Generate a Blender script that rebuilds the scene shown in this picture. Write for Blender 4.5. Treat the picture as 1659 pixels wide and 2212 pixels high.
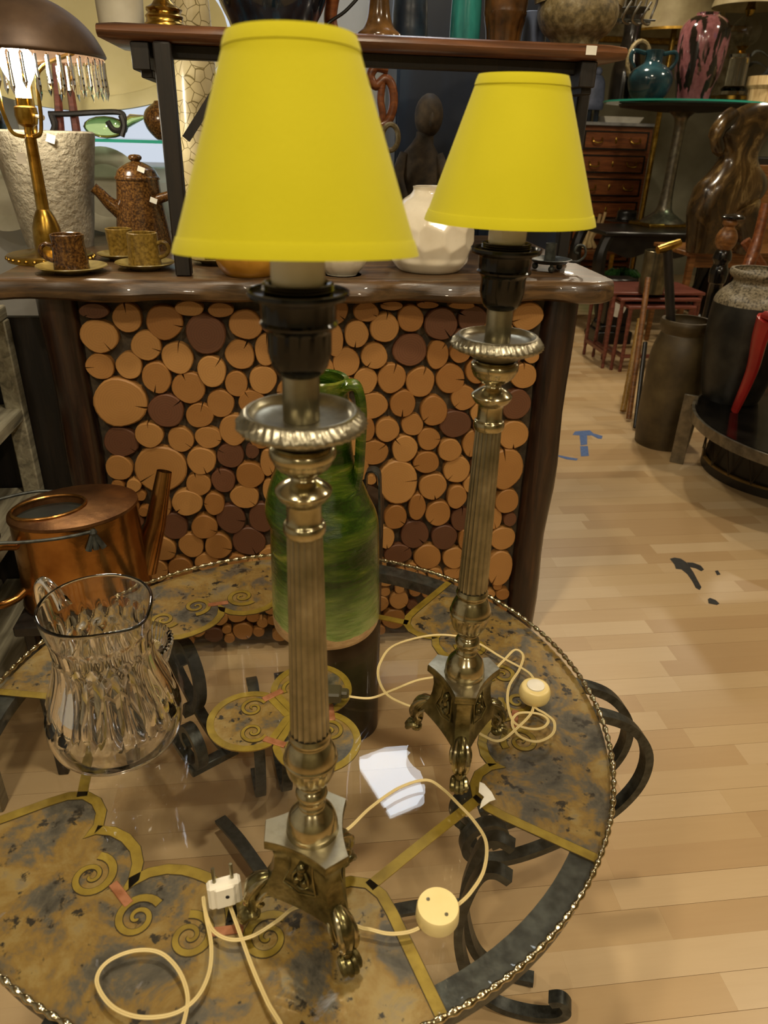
import bpy, math, random
from math import sin, cos, pi, radians as R
from mathutils import Vector as V, Matrix
random.seed(7)
scene = bpy.context.scene
for o in list(bpy.data.objects): bpy.data.objects.remove(o, do_unlink=True)
COL = scene.collection
# ------------------------------------------------------------------ camera
W, H, F = 1659, 2212, 1566.9
PIT, ROL, YAW = R(27.343), R(1.741), R(7.45)
CAM = V((0, 0, 1.3))
_hf = V((sin(YAW), cos(YAW), 0)); _hx = V((cos(YAW), -sin(YAW), 0)); _k = V((0, 0, 1))
FW = cos(PIT)*_hf - sin(PIT)*_k; _u = sin(PIT)*_hf + cos(PIT)*_k
CX = cos(ROL)*_hx + sin(ROL)*_u; CU = -sin(ROL)*_hx + cos(ROL)*_u
cam = bpy.data.cameras.new('camera'); cam.sensor_fit = 'VERTICAL'; cam.sensor_height = 36; cam.sensor_width = 36
cam.lens = F/H*36; cam.clip_start = .02
co = bpy.data.objects.new('camera', cam); COL.objects.link(co); scene.camera = co
m = Matrix((CX, CU, -FW)).transposed().to_4x4(); m.translation = CAM; co.matrix_world = m
cam.dof.use_dof = True; cam.dof.focus_distance = 1.25; cam.dof.aperture_fstop = 8.5
def ray(px, py): return (px-W/2)*CX - (py-H/2)*CU + F*FW
def atz(px, py, z): d = ray(px, py); return CAM + d*((z-1.3)/d.z)      # photo pixel -> point at height z
def aty(px, py, y): d = ray(px, py); return CAM + d*(y/d.y)             # photo pixel -> point at depth y
def axz(b, py):                                                          # height on the vertical through b seen at row py
    P = V((b[0], b[1], 0)) - CAM; g = H/2-py
    return (F*P.dot(CU)-g*P.dot(FW))/(g*FW.z-F*CU.z)
def pro(b, rows):                                                        # rows (py, half width px) -> profile (r, z)
    o = []
    for py, hw in rows:
        z = axz(b, py); d = (V((b[0], b[1], z))-CAM).dot(FW); o.append((hw*d/F, z))
    return o
# ------------------------------------------------------------------ world, exposure, big lights
vs = scene.view_settings; vs.view_transform = 'Standard'; vs.look = 'None'; vs.gamma = 1; vs.use_curve_mapping = False; vs.exposure = -0.38
wd = bpy.data.worlds.new('world'); scene.world = wd; wd.use_nodes = True
wd.node_tree.nodes['Background'].inputs[0].default_value = (1, .89, .72, 1); wd.node_tree.nodes['Background'].inputs[1].default_value = 0
CEIL = 2.6
def area(name, loc, size, power, col, rot=(0, 0, 0), spread=180):
    l = bpy.data.lights.new(name, 'AREA'); l.shape = 'DISK'; l.size = size; l.energy = power; l.color = col; l.spread = R(spread)
    o = bpy.data.objects.new(name, l); COL.objects.link(o); o.location = loc; o.rotation_euler = rot; return o
LAMP = (1, .86, .64)
# the shop's ceiling spots, all alike, above the frame (the photo shows their highlights on metal and glaze)
SPOTS = [(-.75, -1.6), (.75, -1.6), (-.75, -.1), (.75, -.1), (.05, .9), (2.2, 1.5), (2.0, 3.9), (2.2, 5.6), (3.4, 4.8), (.2, 3.3)]
for x, y in SPOTS: area('ceiling_spot_offscreen', (x, y, CEIL-.02), .13, 20, LAMP)
# ------------------------------------------------------------------ mesh building
def lin(c):
    if isinstance(c, str): c = tuple(int(c[i:i+2], 16)/255 for i in (0, 2, 4))
    return tuple(x/12.92 if x <= .04045 else ((x+.055)/1.055)**2.4 for x in c) + (1,)
class M:
    def __init__(s): s.v = []; s.f = []
    def add(s, vs_, fs):
        n = len(s.v); s.v += [tuple(p) for p in vs_]; s.f += [tuple(i+n for i in f) for f in fs]; return s
    def box(s, c, d, rot=None, bev=0):
        x, y, z = (q/2 for q in d)
        if bev:
            b = min(bev, x*.9, y*.9, z*.9)
            P = [V((sx*(x-(ax != 0)*b), sy*(y-(ax != 1)*b), sz*(z-(ax != 2)*b))) for sx in (-1, 1) for sy in (-1, 1) for sz in (-1, 1) for ax in (0, 1, 2)]
            I = lambda sx, sy, sz, ax: ((sx > 0)*4+(sy > 0)*2+(sz > 0))*3+ax
            fs = []
            for a in range(3):
                for sg in (-1, 1):
                    q = []
                    for u_, w_ in ((-1, -1), (1, -1), (1, 1), (-1, 1)):
                        t = [0, 0, 0]; t[a] = sg; t[(a+1) % 3] = u_; t[(a+2) % 3] = w_; q.append(I(*t, a))
                    fs.append(q if sg > 0 else q[::-1])
            for a in range(3):
                b1, c1 = (a+1) % 3, (a+2) % 3
                for s1 in (-1, 1):
                    for s2 in (-1, 1):
                        q = []
                        for sa, ax in ((-1, b1), (1, b1), (1, c1), (-1, c1)):
                            t = [0, 0, 0]; t[a] = sa; t[b1] = s1; t[c1] = s2; q.append(I(*t, ax))
                        fs.append(q if s1*s2 < 0 else q[::-1])
            for sx in (-1, 1):
                for sy in (-1, 1):
                    for sz in (-1, 1):
                        q = [I(sx, sy, sz, 0), I(sx, sy, sz, 1), I(sx, sy, sz, 2)]; fs.append(q if sx*sy*sz > 0 else q[::-1])
        else:
            P = [V((sx*x, sy*y, sz*z)) for sx in (-1, 1) for sy in (-1, 1) for sz in (-1, 1)]
            fs = [(0, 1, 3, 2), (4, 6, 7, 5), (0, 4, 5, 1), (2, 3, 7, 6), (0, 2, 6, 4), (1, 5, 7, 3)]
        if rot is not None:
            mt = rot if isinstance(rot, Matrix) else Matrix.Rotation(rot, 3, 'Z'); P = [mt @ p for p in P]
        return s.add([p+V(c) for p in P], fs)
    def lathe(s, prof, c=(0, 0), n=32, mod=None, closed=False, shear=None, sy=1, rot=0):
        rings = []; vs_ = []
        for i, (r, z) in enumerate(prof):
            dx, dy = shear(z) if shear else (0, 0)
            if r < 1e-6: rings.append([len(vs_)]); vs_.append((c[0]+dx, c[1]+dy, z)); continue
            rings.append(list(range(len(vs_), len(vs_)+n)))
            for k in range(n):
                a = 2*pi*k/n; q = r*(mod(i, a) if mod else 1); x, y = q*cos(a), q*sin(a)*sy
                vs_.append((c[0]+dx+x*cos(rot)-y*sin(rot), c[1]+dy+x*sin(rot)+y*cos(rot), z))
        fs = []; L = list(zip(rings, rings[1:])) + ([(rings[-1], rings[0])] if closed else [])
        for A, B in L:
            for k in range(n):
                k2 = (k+1) % n
                if len(A) == 1 and len(B) == 1: continue
                if len(A) == 1: fs.append((A[0], B[k2], B[k]))
                elif len(B) == 1: fs.append((A[k], A[k2], B[0]))
                else: fs.append((A[k], A[k2], B[k2], B[k]))
        return s.add(vs_, fs)
    def tube(s, pts, rad, n=8, closed=False, cap=True, flat=1, up=None):
        pts = [V(p) for p in pts]; N = len(pts); rad = rad if isinstance(rad, (list, tuple)) else [rad]*N
        T = []
        for i in range(N):
            a = pts[(i-1) % N] if (closed or i) else pts[0]; b = pts[(i+1) % N] if (closed or i < N-1) else pts[-1]
            T.append((b-a).normalized())
        nrm = V(up) if up is not None else V((0, 0, 1))
        if abs(nrm.dot(T[0])) > .95: nrm = V((1, 0, 0))
        vs_ = []
        for i in range(N):
            if up is not None and abs(V(up).dot(T[i])) < .95: nrm = V(up)
            nrm = (nrm - T[i]*nrm.dot(T[i])).normalized(); bi = T[i].cross(nrm)
            for k in range(n):
                a = 2*pi*k/n + pi/n; vs_.append(pts[i] + rad[i]*(cos(a)*bi + sin(a)*nrm*flat))
        fs = []
        for i in range(N if closed else N-1):
            j = (i+1) % N
            for k in range(n): fs.append((i*n+k, i*n+(k+1) % n, j*n+(k+1) % n, j*n+k))
        if not closed and cap: fs.append(tuple(range(n))[::-1]); fs.append(tuple((N-1)*n+k for k in range(n)))
        return s.add(vs_, fs)
    def strip(s, pts, wd_, th, side):                 # flat bar: width along `side`
        pts = [V(p) for p in pts]; N = len(pts); sd = V(side).normalized(); vs_ = []
        for i in range(N):
            t = (pts[min(i+1, N-1)]-pts[max(i-1, 0)]).normalized(); nn = t.cross(sd).normalized()
            for a, b in ((-1, -1), (1, -1), (1, 1), (-1, 1)): vs_.append(pts[i]+sd*(a*wd_/2)+nn*(b*th/2))
        fs = [(i*4+k, i*4+(k+1) % 4, i*4+4+(k+1) % 4, i*4+4+k) for i in range(N-1) for k in range(4)]
        fs += [(3, 2, 1, 0), tuple((N-1)*4+k for k in range(4))]
        return s.add(vs_, fs)
    def prism(s, poly, lo, hi, ax=2, place=None):     # polygon (2D) extruded
        n = len(poly)
        P = [V((x, y, lo)) for x, y in poly]+[V((x, y, hi)) for x, y in poly]
        if ax == 1: P = [V((p.x, p.z, p.y)) for p in P]
        if ax == 0: P = [V((p.z, p.x, p.y)) for p in P]
        if place: P = [place(p) for p in P]
        return s.add(P, [tuple(range(n))[::-1], tuple(range(n, 2*n))]+[(i, (i+1) % n, n+(i+1) % n, n+i) for i in range(n)])
    def ball(s, c, r, n=12, sq=(1, 1, 1), rot=None):
        vs_ = []; h = n//2; fs = []
        for i in range(h+1):
            t = pi*i/h
            for k in range(n):
                a = 2*pi*k/n; p = V((sin(t)*cos(a)*sq[0], sin(t)*sin(a)*sq[1], cos(t)*sq[2]))*r
                if rot is not None: p = rot @ p
                vs_.append(p+V(c))
        for i in range(h):
            for k in range(n): fs.append((i*n+k, (i+1)*n+k, (i+1)*n+(k+1) % n, i*n+(k+1) % n))
        return s.add(vs_, fs)
    def loft(s, rings, cap=True):
        n = len(rings[0]); vs_ = [p for r in rings for p in r]
        fs = [(i*n+k, i*n+(k+1) % n, (i+1)*n+(k+1) % n, (i+1)*n+k) for i in range(len(rings)-1) for k in range(n)]
        if cap: fs += [tuple(range(n))[::-1], tuple((len(rings)-1)*n+k for k in range(n))]
        return s.add(vs_, fs)
def cr(P, n=6, closed=False):                          # catmull-rom
    P = [V(p) for p in P]; N = len(P); o = []
    g = (lambda i: P[i % N]) if closed else (lambda i: P[max(0, min(N-1, i))])
    for i in range(N if closed else N-1):
        a, b, c, d = g(i-1), g(i), g(i+1), g(i+2)
        for k in range(n):
            t = k/n; o.append(.5*((2*b)+(c-a)*t+(2*a-5*b+4*c-d)*t*t+(3*b-a-3*c+d)*t**3))
    if not closed: o.append(P[-1])
    return o
def cr2(P, n=5): return [(max(p.x, 0), p.y) for p in cr([V((a, b, 0)) for a, b in P], n)]
def sm(prof, n=5): return cr2(prof, n)
def thing(name, label, cat, loc=(0, 0, 0), group=None):
    o = bpy.data.objects.new(name, None); COL.objects.link(o); o.location = loc; o.empty_display_size = .05
    o['label'] = label; o['category'] = cat
    if group: o['group'] = group
    return o
def root(o):
    while o.parent: o = o.parent
    return o
def absloc(o):
    p = V(o.location)
    while o.parent: o = o.parent; p += V(o.location)
    return p
def obj(name, m_, mat, parent=None, loc=None, smooth=40, label=None):   # m_ in world coordinates
    me = bpy.data.meshes.new(name); org = V(loc) if loc is not None else (absloc(parent) if parent else V((0, 0, 0)))
    me.from_pydata([V(p)-org for p in m_.v], [], m_.f); me.materials.append(mat)
    if smooth:
        me.polygons.foreach_set('use_smooth', [True]*len(me.polygons)); me.set_sharp_from_angle(angle=R(smooth))
    o = bpy.data.objects.new(name, me); COL.objects.link(o)
    o.location = org - (absloc(parent) if parent else V((0, 0, 0))); o.parent = parent
    if label: o['label'] = label
    return o
def single(name, m_, mat, label, cat, loc, group=None, smooth=40):
    o = obj(name, m_, mat, None, loc, smooth); o['label'] = label; o['category'] = cat
    if group: o['group'] = group
    return o
def struct(o): o['kind'] = 'structure'; return o
# ------------------------------------------------------------------ materials
class NT:
    def __init__(s, name):
        s.m = bpy.data.materials.new(name); s.m.use_nodes = True; s.t = s.m.node_tree; s.b = s.t.nodes['Principled BSDF']; s.out = s.t.nodes['Material Output']
    def n(s, ty, **k):
        q = s.t.nodes.new(ty)
        for a, b in k.items():
            if a[0] == 'i' and a[1:].isdigit(): q.inputs[int(a[1:])].default_value = b
            else: setattr(q, a, b)
        return q
    def l(s, a, b): s.t.links.new(a, b)
    def co(s, stretch=(1, 1, 1), rot=(0, 0, 0), kind='Object'):
        c = s.n('ShaderNodeTexCoord'); mp = s.n('ShaderNodeMapping'); mp.inputs['Scale'].default_value = stretch; mp.inputs['Rotation'].default_value = rot
        s.l(c.outputs[kind], mp.inputs[0]); return mp.outputs[0]
    def noise(s, vec, scale, detail=4, rough=.55, dist=0):
        q = s.n('ShaderNodeTexNoise'); q.inputs['Scale'].default_value = scale; q.inputs['Detail'].default_value = detail; q.inputs['Roughness'].default_value = rough; q.inputs['Distortion'].default_value = dist
        s.l(vec, q.inputs['Vector']); return q.outputs[0]
    def ramp(s, fac, stops):
        q = s.n('ShaderNodeValToRGB'); e = q.color_ramp.elements
        while len(e) < len(stops): e.new(.5)
        for x, (p, c) in zip(e, stops): x.position = p; x.color = lin(c)
        s.l(fac, q.inputs[0]); return q.outputs[0]
    def mix(s, fac, a, b, mode='MIX'):
        q = s.n('ShaderNodeMix', data_type='RGBA', blend_type=mode)
        for sock, val in ((q.inputs[0], fac), (q.inputs[6], a), (q.inputs[7], b)):
            if isinstance(val, (int, float, tuple)): sock.default_value = val
            else: s.l(val, sock)
        return q.outputs[2]
    def math(s, op, a, b=None):
        q = s.n('ShaderNodeMath', operation=op)
        for i, val in enumerate((a, b)):
            if val is None: continue
            if isinstance(val, (int, float)): q.inputs[i].default_value = val
            else: s.l(val, q.inputs[i])
        return q.outputs[0]
    def bump(s, h, st, dist=.002):
        q = s.n('ShaderNodeBump'); q.inputs['Strength'].default_value = st; q.inputs['Distance'].default_value = dist; s.l(h, q.inputs['Height']); s.l(q.outputs[0], s.b.inputs['Normal'])
    def set(s, **k):
        for a, b in k.items(): s.b.inputs[a.replace('_', ' ')].default_value = b
        return s
    def color(s, c):
        if isinstance(c, (str, tuple)): s.b.inputs['Base Color'].default_value = lin(c)
        else: s.l(c, s.b.inputs['Base Color'])
def pm(name, stops, scale=10, rough=.5, metal=0, bump=0, bs=None, stretch=(1, 1, 1), coat=0, detail=4, dist=0, bd=.002, kind='Object', spec=.5):
    t = NT(name)
    if isinstance(stops, str): t.color(stops)
    else: t.color(t.ramp(t.noise(t.co(stretch, kind=kind), scale, detail, dist=dist), stops))
    t.set(Roughness=rough, Metallic=metal, Coat_Weight=coat, Specular_IOR_Level=spec)
    if bump: t.bump(t.noise(t.co(stretch, kind=kind), bs or scale, 5), bump, bd)
    return t.m
def wood(name, a, b, c, scale=6, axis=0, rough=.4, coat=0, bump=.15):
    st = [14, 14, 14]; st[axis] = 1.2; t = NT(name); v = t.co(tuple(st))
    n = t.noise(v, scale, 6, .6, .6); t.color(t.ramp(n, [(.3, a), (.5, b), (.72, c)])); t.set(Roughness=rough, Coat_Weight=coat); t.bump(n, bump, .003); return t.m
def arch_glass(name, tint=(1, 1, 1), rough=.0):
    t = NT(name); t.t.nodes.remove(t.b)
    g = t.n('ShaderNodeNewGeometry'); d = t.n('ShaderNodeVectorMath', operation='DOT_PRODUCT'); t.l(g.outputs['Normal'], d.inputs[0]); t.l(g.outputs['Incoming'], d.inputs[1])
    c = t.math('ABSOLUTE', d.outputs['Value']); f = t.math('ADD', t.math('MULTIPLY', t.math('POWER', t.math('SUBTRACT', 1, c), 5), .95), .036)
    tr = t.n('ShaderNodeBsdfTransparent'); tr.inputs[0].default_value = (*tint, 1); gl = t.n('ShaderNodeBsdfGlossy'); gl.inputs['Roughness'].default_value = rough
    mx = t.n('ShaderNodeMixShader'); t.l(f, mx.inputs[0]); t.l(tr.outputs[0], mx.inputs[1]); t.l(gl.outputs[0], mx.inputs[2]); t.l(mx.outputs[0], t.out.inputs[0]); return t.m
def glass(name, col=(1, 1, 1, 1), rough=0, ior=1.5):
    t = NT(name); t.set(Base_Color=col, Roughness=rough, Transmission_Weight=1, IOR=ior); return t.m
def emit(name, col, st):
    t = NT(name); t.set(Base_Color=(0, 0, 0, 1), Emission_Color=(*col, 1), Emission_Strength=st); return t.m
MT = {}
MT['iron'] = pm('iron', [(.35, '2c2e2b'), (.7, '50534e')], 60, .42, .5, .25, 90)
MT['silver'] = pm('silver_plate', [(.3, '8f8668'), (.55, 'b3aa8a'), (.8, 'cbc4a8')], 35, .17, 1, .03, 120)
MT['silver_dull'] = pm('silver_dull', [(.35, '8c8672'), (.6, 'a9a38e')], 50, .34, .95, .1, 160)
MT['flute'] = pm('fluted_metal', [(.3, '757058'), (.6, '979078'), (.8, 'b0aa92')], 30, .30, .9)
MT['cast'] = pm('cast_metal', [(.3, '464026'), (.5, '7c744f'), (.75, 'a89f78')], 45, .24, .95, .2, 110)
MT['bakelite'] = pm('bakelite', '050504', rough=.14, spec=.4)
MT['brass'] = pm('brass', [(.35, '8a6a26'), (.7, 'c2a050')], 30, .28, 1, .05, 90)
MT['brass_flat'] = pm('brass_flat', [(.3, '7d661c'), (.6, '9c842e'), (.8, 'ad963e')], 40, .42, .35, .1, 200)
MT['burnt'] = pm('burnt_edge', [(.4, '2e2412'), (.7, '4a3a1c')], 60, .5, .3)
MT['copper_tie'] = pm('copper_tie', [(.4, '9a5f3a'), (.7, 'c08460')], 60, .45, .4)
MT['cord'] = pm('cord', 'd0bc84', rough=.5)
MT['white_plastic'] = pm('white_plastic', 'e9e3d2', rough=.35)
MT['cream_plastic'] = pm('cream_plastic', [(.4, 'e3cd8a'), (.7, 'ecd89a')], 20, .35)
MT['olive_plastic'] = pm('olive_plastic', '3a3520', rough=.4)
MT['black_paint'] = pm('black_paint', [(.4, '0c0b0b'), (.7, '1b1917')], 12, .3)
MT['hole'] = pm('hole', '0a0906', rough=.8)
def mk_shade():
    t = NT('yellow_fabric'); v = t.co((1, 1, 1)); t.color(t.ramp(t.noise(v, 6, 3), [(.3, 'bab216'), (.7, 'c5bc22')])); t.set(Roughness=.85, Specular_IOR_Level=.15, Sheen_Weight=.1)
    t.bump(t.noise(t.co((1, 1, .15)), 900, 2), .12, .001); return t.m
MT['shade'] = mk_shade()
MT['shade_in'] = pm('shade_lining', 'e8e2c4', rough=.8)
def mk_patina():
    t = NT('patina_plate'); v = t.co((1, 1, 1), kind='Generated'); v = t.co((1, 1, 1))
    base = t.ramp(t.noise(v, 12, 9, .68, .3), [(.32, '34332f'), (.43, '625c50'), (.50, '8d7038'), (.57, '9a8350'), (.66, '7c7362'), (.78, '56544f')])
    sp = t.ramp(t.noise(v, 55, 4, .6), [(.34, '000000'), (.40, 'ffffff')])
    q = t.mix(sp, lin('2e2a24'), base)
    fl = t.ramp(t.noise(v, 20, 5, .6, .8), [(.68, '000000'), (.76, 'ffffff')]); q = t.mix(fl, q, lin('8f8f94')); t.color(q)
    t.set(Roughness=.32, Metallic=.25); return t.m
MT['patina'] = mk_patina()
MT['table_glass'] = arch_glass('table_glass', (.99, .995, .992))
MT['edge_glass'] = glass('glass_edge', (.93, .97, .95, 1), .03)
MT['crystal'] = glass('crystal', (1, 1, 1, 1), 0, 1.52)
MT['clear'] = arch_glass('clear_glass', (.98, .98, .97))
MT['green_glass_shelf'] = arch_glass('green_glass_shelf', (.75, .93, .88))
MT['green_edge'] = pm('green_glass_edge', '2f9a86', rough=.15)
def mk_endgrain(name, a, b, ring):
    t = NT(name); v = t.co(); oi = t.n('ShaderNodeObjectInfo')
    c = t.ramp(t.math('ADD', t.math('MULTIPLY', oi.outputs['Random'], .75), t.math('MULTIPLY', t.noise(v, 25, 4), .25)), [(.15, a), (.85, b)])
    w = t.n('ShaderNodeTexWave', wave_type='RINGS', rings_direction='Y'); w.inputs['Scale'].default_value = 55; w.inputs['Distortion'].default_value = 1.5; w.inputs['Detail'].default_value = 2; t.l(v, w.inputs['Vector'])
    t.color(t.mix(t.math('MULTIPLY', w.outputs['Fac'], ring), c, lin('4a2a12'))); t.set(Roughness=.55); t.bump(w.outputs['Fac'], .05, .001); return t.m
MT['log'] = mk_endgrain('log_end', '94642f', 'b5854a', .10)
MT['log_dark'] = mk_endgrain('log_end_dark', '5c3a26', '70482e', .28)
MT['mortar'] = pm('mortar', [(.4, '3a3226'), (.7, '574a36')], 40, .8, 0, .4, 60)
MT['bark'] = wood('bark_post', '140c07', '281810', '422a18', 3, 2, .35, .2, .4)
MT['counter'] = wood('counter_wood', '261b11', '4c3822', '6d5234', 4, 0, .34, .2, .5)
MT['shelf_wood'] = wood('shelf_wood', '2e1a10', '55331c', '74492a', 4, 0, .34, .2, .25)
MT['dark_wood'] = wood('dark_wood', '0c0907', '17120d', '241b12', 5, 2, .55, 0, .2)
MT['mahog'] = wood('mahogany', '4c2412', '74401f', '90552c', 5, 0, .35, .2, .1)
MT['brown_wood'] = wood('brown_wood', '4b2d14', '7a4f26', '99693a', 5, 0, .38, .1, .15)
MT['red_wood'] = wood('red_wood', '4a221a', '6d382c', '855044', 5, 0, .4, .1, .15)
MT['pale_wood'] = wood('pale_wood', 'a3824f', 'cdb07c', 'e0c896', 5, 2, .6, 0, .15)
MT['grey_wood'] = wood('weathered_wood', '5f5a4a', '8d8670', 'aaa48c', 4, 1, .7, 0, .4)
MT['copper'] = pm('copper', [(.3, '7a5026'), (.55, 'a87a42'), (.8, 'c49a60')], 9, .22, .95, .3, 12, bd=.006)
MT['dark_hollow'] = pm('shaded_hollow', [(.4, '12140f'), (.7, '262a22')], 20, .6, .3)  # shade of the can's hollow, painted into the colour
def mk_green():
    t = NT('green_glaze'); v = t.co((1, 1, 1.0)); v2 = t.co((1, 1, 4), (0, .3, 0))
    c = t.ramp(t.noise(v2, 9, 6, .62, .7), [(.3, '142204'), (.45, '26400a'), (.58, '465a14'), (.72, '7f8230')])
    g = t.n('ShaderNodeTexCoord'); sep = t.n('ShaderNodeSeparateXYZ'); t.l(g.outputs['Object'], sep.inputs[0])
    lo = t.math('ADD', sep.outputs[2], t.math('MULTIPLY', t.noise(v, 14, 3), .05))
    c = t.mix(t.ramp(lo, [(.05, 'ffffff'), (.15, '000000')]), c, t.ramp(t.noise(v2, 16, 5), [(.35, '6c8440'), (.65, '9ba664')]))
    q = t.math('LESS_THAN', lo, .050); c = t.mix(q, c, t.ramp(t.noise(v, 30, 4), [(.3, '96744a'), (.7, 'c0a070')])); t.color(c)
    r = t.math('MULTIPLY_ADD', q, .5); r.node.inputs[2].default_value = .06; t.l(r, t.b.inputs['Roughness'])
    t.set(Coat_Weight=.3); t.bump(t.noise(t.co((1, 1, 3)), 60, 5), .6, .004); return t.m
MT['green_glaze'] = mk_green()
MT['crackle_white'] = pm('white_crackle', [(.35, 'd9cdb4'), (.65, 'e8dec8')], 14, .14, 0, 0, coat=.4)
def mk_crackle():
    t = NT('crackle_cream'); v = t.co((1, 1, 1)); q = t.n('ShaderNodeTexVoronoi', feature='DISTANCE_TO_EDGE'); q.inputs['Scale'].default_value = 38; t.l(v, q.inputs['Vector'])
    l = t.ramp(q.outputs['Distance'], [(.01, '8d8668'), (.04, 'ffffff')]); t.color(t.mix(1.0, t.ramp(t.noise(v, 8, 3), [(.35, 'b9a87c'), (.65, 'dccfa6')]), l, 'MULTIPLY')); t.set(Roughness=.25); return t.m
MT['crackle'] = mk_crackle()
MT['cream'] = pm('cream_glaze', [(.4, 'cfc48f'), (.7, 'ddd3a6')], 5, .25)
MT['grey_stone'] = pm('textured_stoneware', [(.35, '8d8470'), (.6, 'aaa18c'), (.8, 'bdb5a2')], 12, .7, 0, .9, 90, bd=.006, dist=2.5)
MT['plaster'] = pm('plaster', [(.4, 'b3ad98'), (.7, 'cac5b2')], 10, .7)
MT['tenmoku'] = pm('brown_glaze', [(.35, '2c1a0a'), (.5, '4e3216'), (.62, '6b4a20'), (.8, '83602e')], 190, .2, 0, .08, 70, detail=6)
MT['ochre'] = pm('ochre_glaze', [(.35, '5d4718'), (.55, '83692a'), (.8, '9d8340')], 150, .28, 0, .06, 70, detail=6)
MT['saucer'] = pm('olive_saucer', [(.35, '6b5a2a'), (.6, '94834c'), (.8, 'a89862')], 25, .28)
MT['orange'] = pm('amber_glaze', [(.4, '9a6a1c'), (.7, 'b9852c')], 14, .3)
MT['teal'] = pm('teal_glaze', [(.35, '13282e'), (.6, '1e3a42'), (.8, '2a4c54')], 10, .14, 0, .1, 20, coat=.3)
MT['blue_glaze'] = pm('blue_glaze', [(.35, '0b1118'), (.52, '10202e'), (.66, '16354a'), (.8, '2a5f70')], 9, .14, 0, 0, None, (5, 5, .7), .4)
MT['speckle'] = pm('speckled_stoneware', [(.35, '4c4228'), (.55, '756642'), (.7, '8b8266')], 70, .6, 0, .6, 90)
MT['relief'] = pm('brown_relief', [(.35, '2c1b0a'), (.6, '543514'), (.8, '6f4a1f')], 25, .3, 0, .3, 40)
MT['trumpet'] = pm('trumpet_glaze', [(.35, '3e2a14'), (.6, '6b4c28'), (.8, '866340')], 20, .15)
MT['bluegrey'] = pm('blue_grey', [(.4, '5b6680'), (.7, '7480a0')], 12, .5)
MT['slate'] = pm('slate_blue', [(.4, '1b222c'), (.7, '2e3c4a')], 20, .3, 0, .2, 50)
def mk_pink():
    t = NT('pink_black_glaze'); v = t.co((1, 1, .28)); n = t.noise(v, 16, 3, .5, .5)
    t.color(t.mix(t.ramp(n, [(.50, '000000'), (.54, 'ffffff')]), t.ramp(t.noise(t.co(), 22, 4), [(.3, '603a3c'), (.6, '7a4e50'), (.8, '664a62')]), lin('17130f'))); t.set(Roughness=.12, Coat_Weight=.5); return t.m
MT['pink'] = mk_pink()
MT['black_glaze'] = pm('black_glaze', [(.4, '0a0908'), (.75, '1c1916')], 10, .15, coat=.3)
MT['black_jar'] = pm('black_jar', [(.4, '171612'), (.7, '2c2a23')], 14, .42, 0, .15, 40)
MT['jar_rim'] = pm('speckled_rim', [(.35, '2f2b22'), (.5, '7d725a'), (.7, '9c937c')], 110, .4, 0, .4, 120)
MT['brown_jar'] = pm('brown_jar', [(.35, '382c18'), (.6, '54462a'), (.8, '655839')], 7, .5, 0, .1, 30)
def mk_marble_wood():
    t = NT('torso_wood'); v = t.co((1, 1, .5), (.4, .3, 0)); t.color(t.ramp(t.noise(v, 8, 5, .6, 1.6), [(.3, '181007'), (.45, '2f2210'), (.58, '4f3b1e'), (.66, '7c663f'), (.72, '382812')])); t.set(Roughness=.22, Coat_Weight=.3); return t.m
MT['torso'] = mk_marble_wood()
MT['red_plastic'] = pm('red_plastic', [(.4, '8e1f1c'), (.7, 'a52c26')], 6, .35)
MT['steel'] = pm('brushed_steel', [(.4, '6d675a'), (.7, '8d8574')], 30, .35, .8)
MT['chrome'] = pm('tin', [(.4, '6b6450'), (.7, '9c9274')], 12, .25, .9)
MT['drum_shell'] = pm('drum_shell', [(.4, '14110c'), (.7, '2a231a')], 12, .4)
MT['drum_hoop'] = pm('drum_hoop', [(.4, '6a5020'), (.7, '8a6c30')], 20, .45)
MT['rope'] = pm('drum_rope', '3a3020', rough=.8)
MT['bamboo'] = pm('bamboo', [(.35, '7a5a24'), (.65, 'a5813e')], 8, .4, 0, 0, None, (20, 20, 2))
MT['blue_tape'] = pm('blue_tape', [(.3, '3d5890'), (.7, '5675ac')], 70, .7, 0, .3, 60)
MT['black_tape'] = pm('black_tape', [(.3, '171715'), (.7, '2c2c28')], 60, .6, 0, .3, 60)
MT['paper'] = pm('paper', [(.4, 'dfdccf'), (.7, 'ece9df')], 30, .8)
MT['silk'] = pm('silk_shade', [(.4, '9c8c66'), (.7, 'b8aa82')], 6, .6)
MT['gold'] = pm('gold_leaf', [(.35, '8a6620'), (.7, 'c49c44')], 25, .35, .8)
MT['mirror'] = pm('picture_print', [(.3, '6f6650'), (.5, 'a29878'), (.75, 'c5bda0')], 14, .4)
MT['navy'] = pm('blue_black_board', [(.35, '0b111c'), (.55, '13233a'), (.75, '22405c')], 4, .35, 0, .1, 20, (1, 1, .3))
MT['wall_white'] = pm('wall_white', [(.35, 'b4b7b8'), (.7, 'cbcccb')], 3, .8, 0, .1, 40)
MT['wall_beige'] = pm('wall_beige', [(.35, '8c8870'), (.7, 'a49f86')], 3, .8, 0, .1, 40)
MT['ceil'] = pm('ceiling_paint', 'e2dac2', rough=.9)
MT['stone_fig'] = pm('carved_stone', [(.35, '241d14'), (.6, '443828'), (.8, '5a4c38')], 30, .7, 0, .5, 60)
MT['dusty_green'] = glass('green_bottle_glass', (.72, .85, .3, 1), .05)
MT['marble'] = pm('grey_marble', [(.35, '6f7072'), (.7, '9a9a98')], 10, .3)
MT['plant'] = pm('leaf_green', [(.35, '1c3a1a'), (.7, '3a6a30')], 20, .5)
MT['lamp_metal_shade'] = pm('bronze_shade', [(.4, '4a382a'), (.7, '66503c')], 12, .45, .3)
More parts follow.
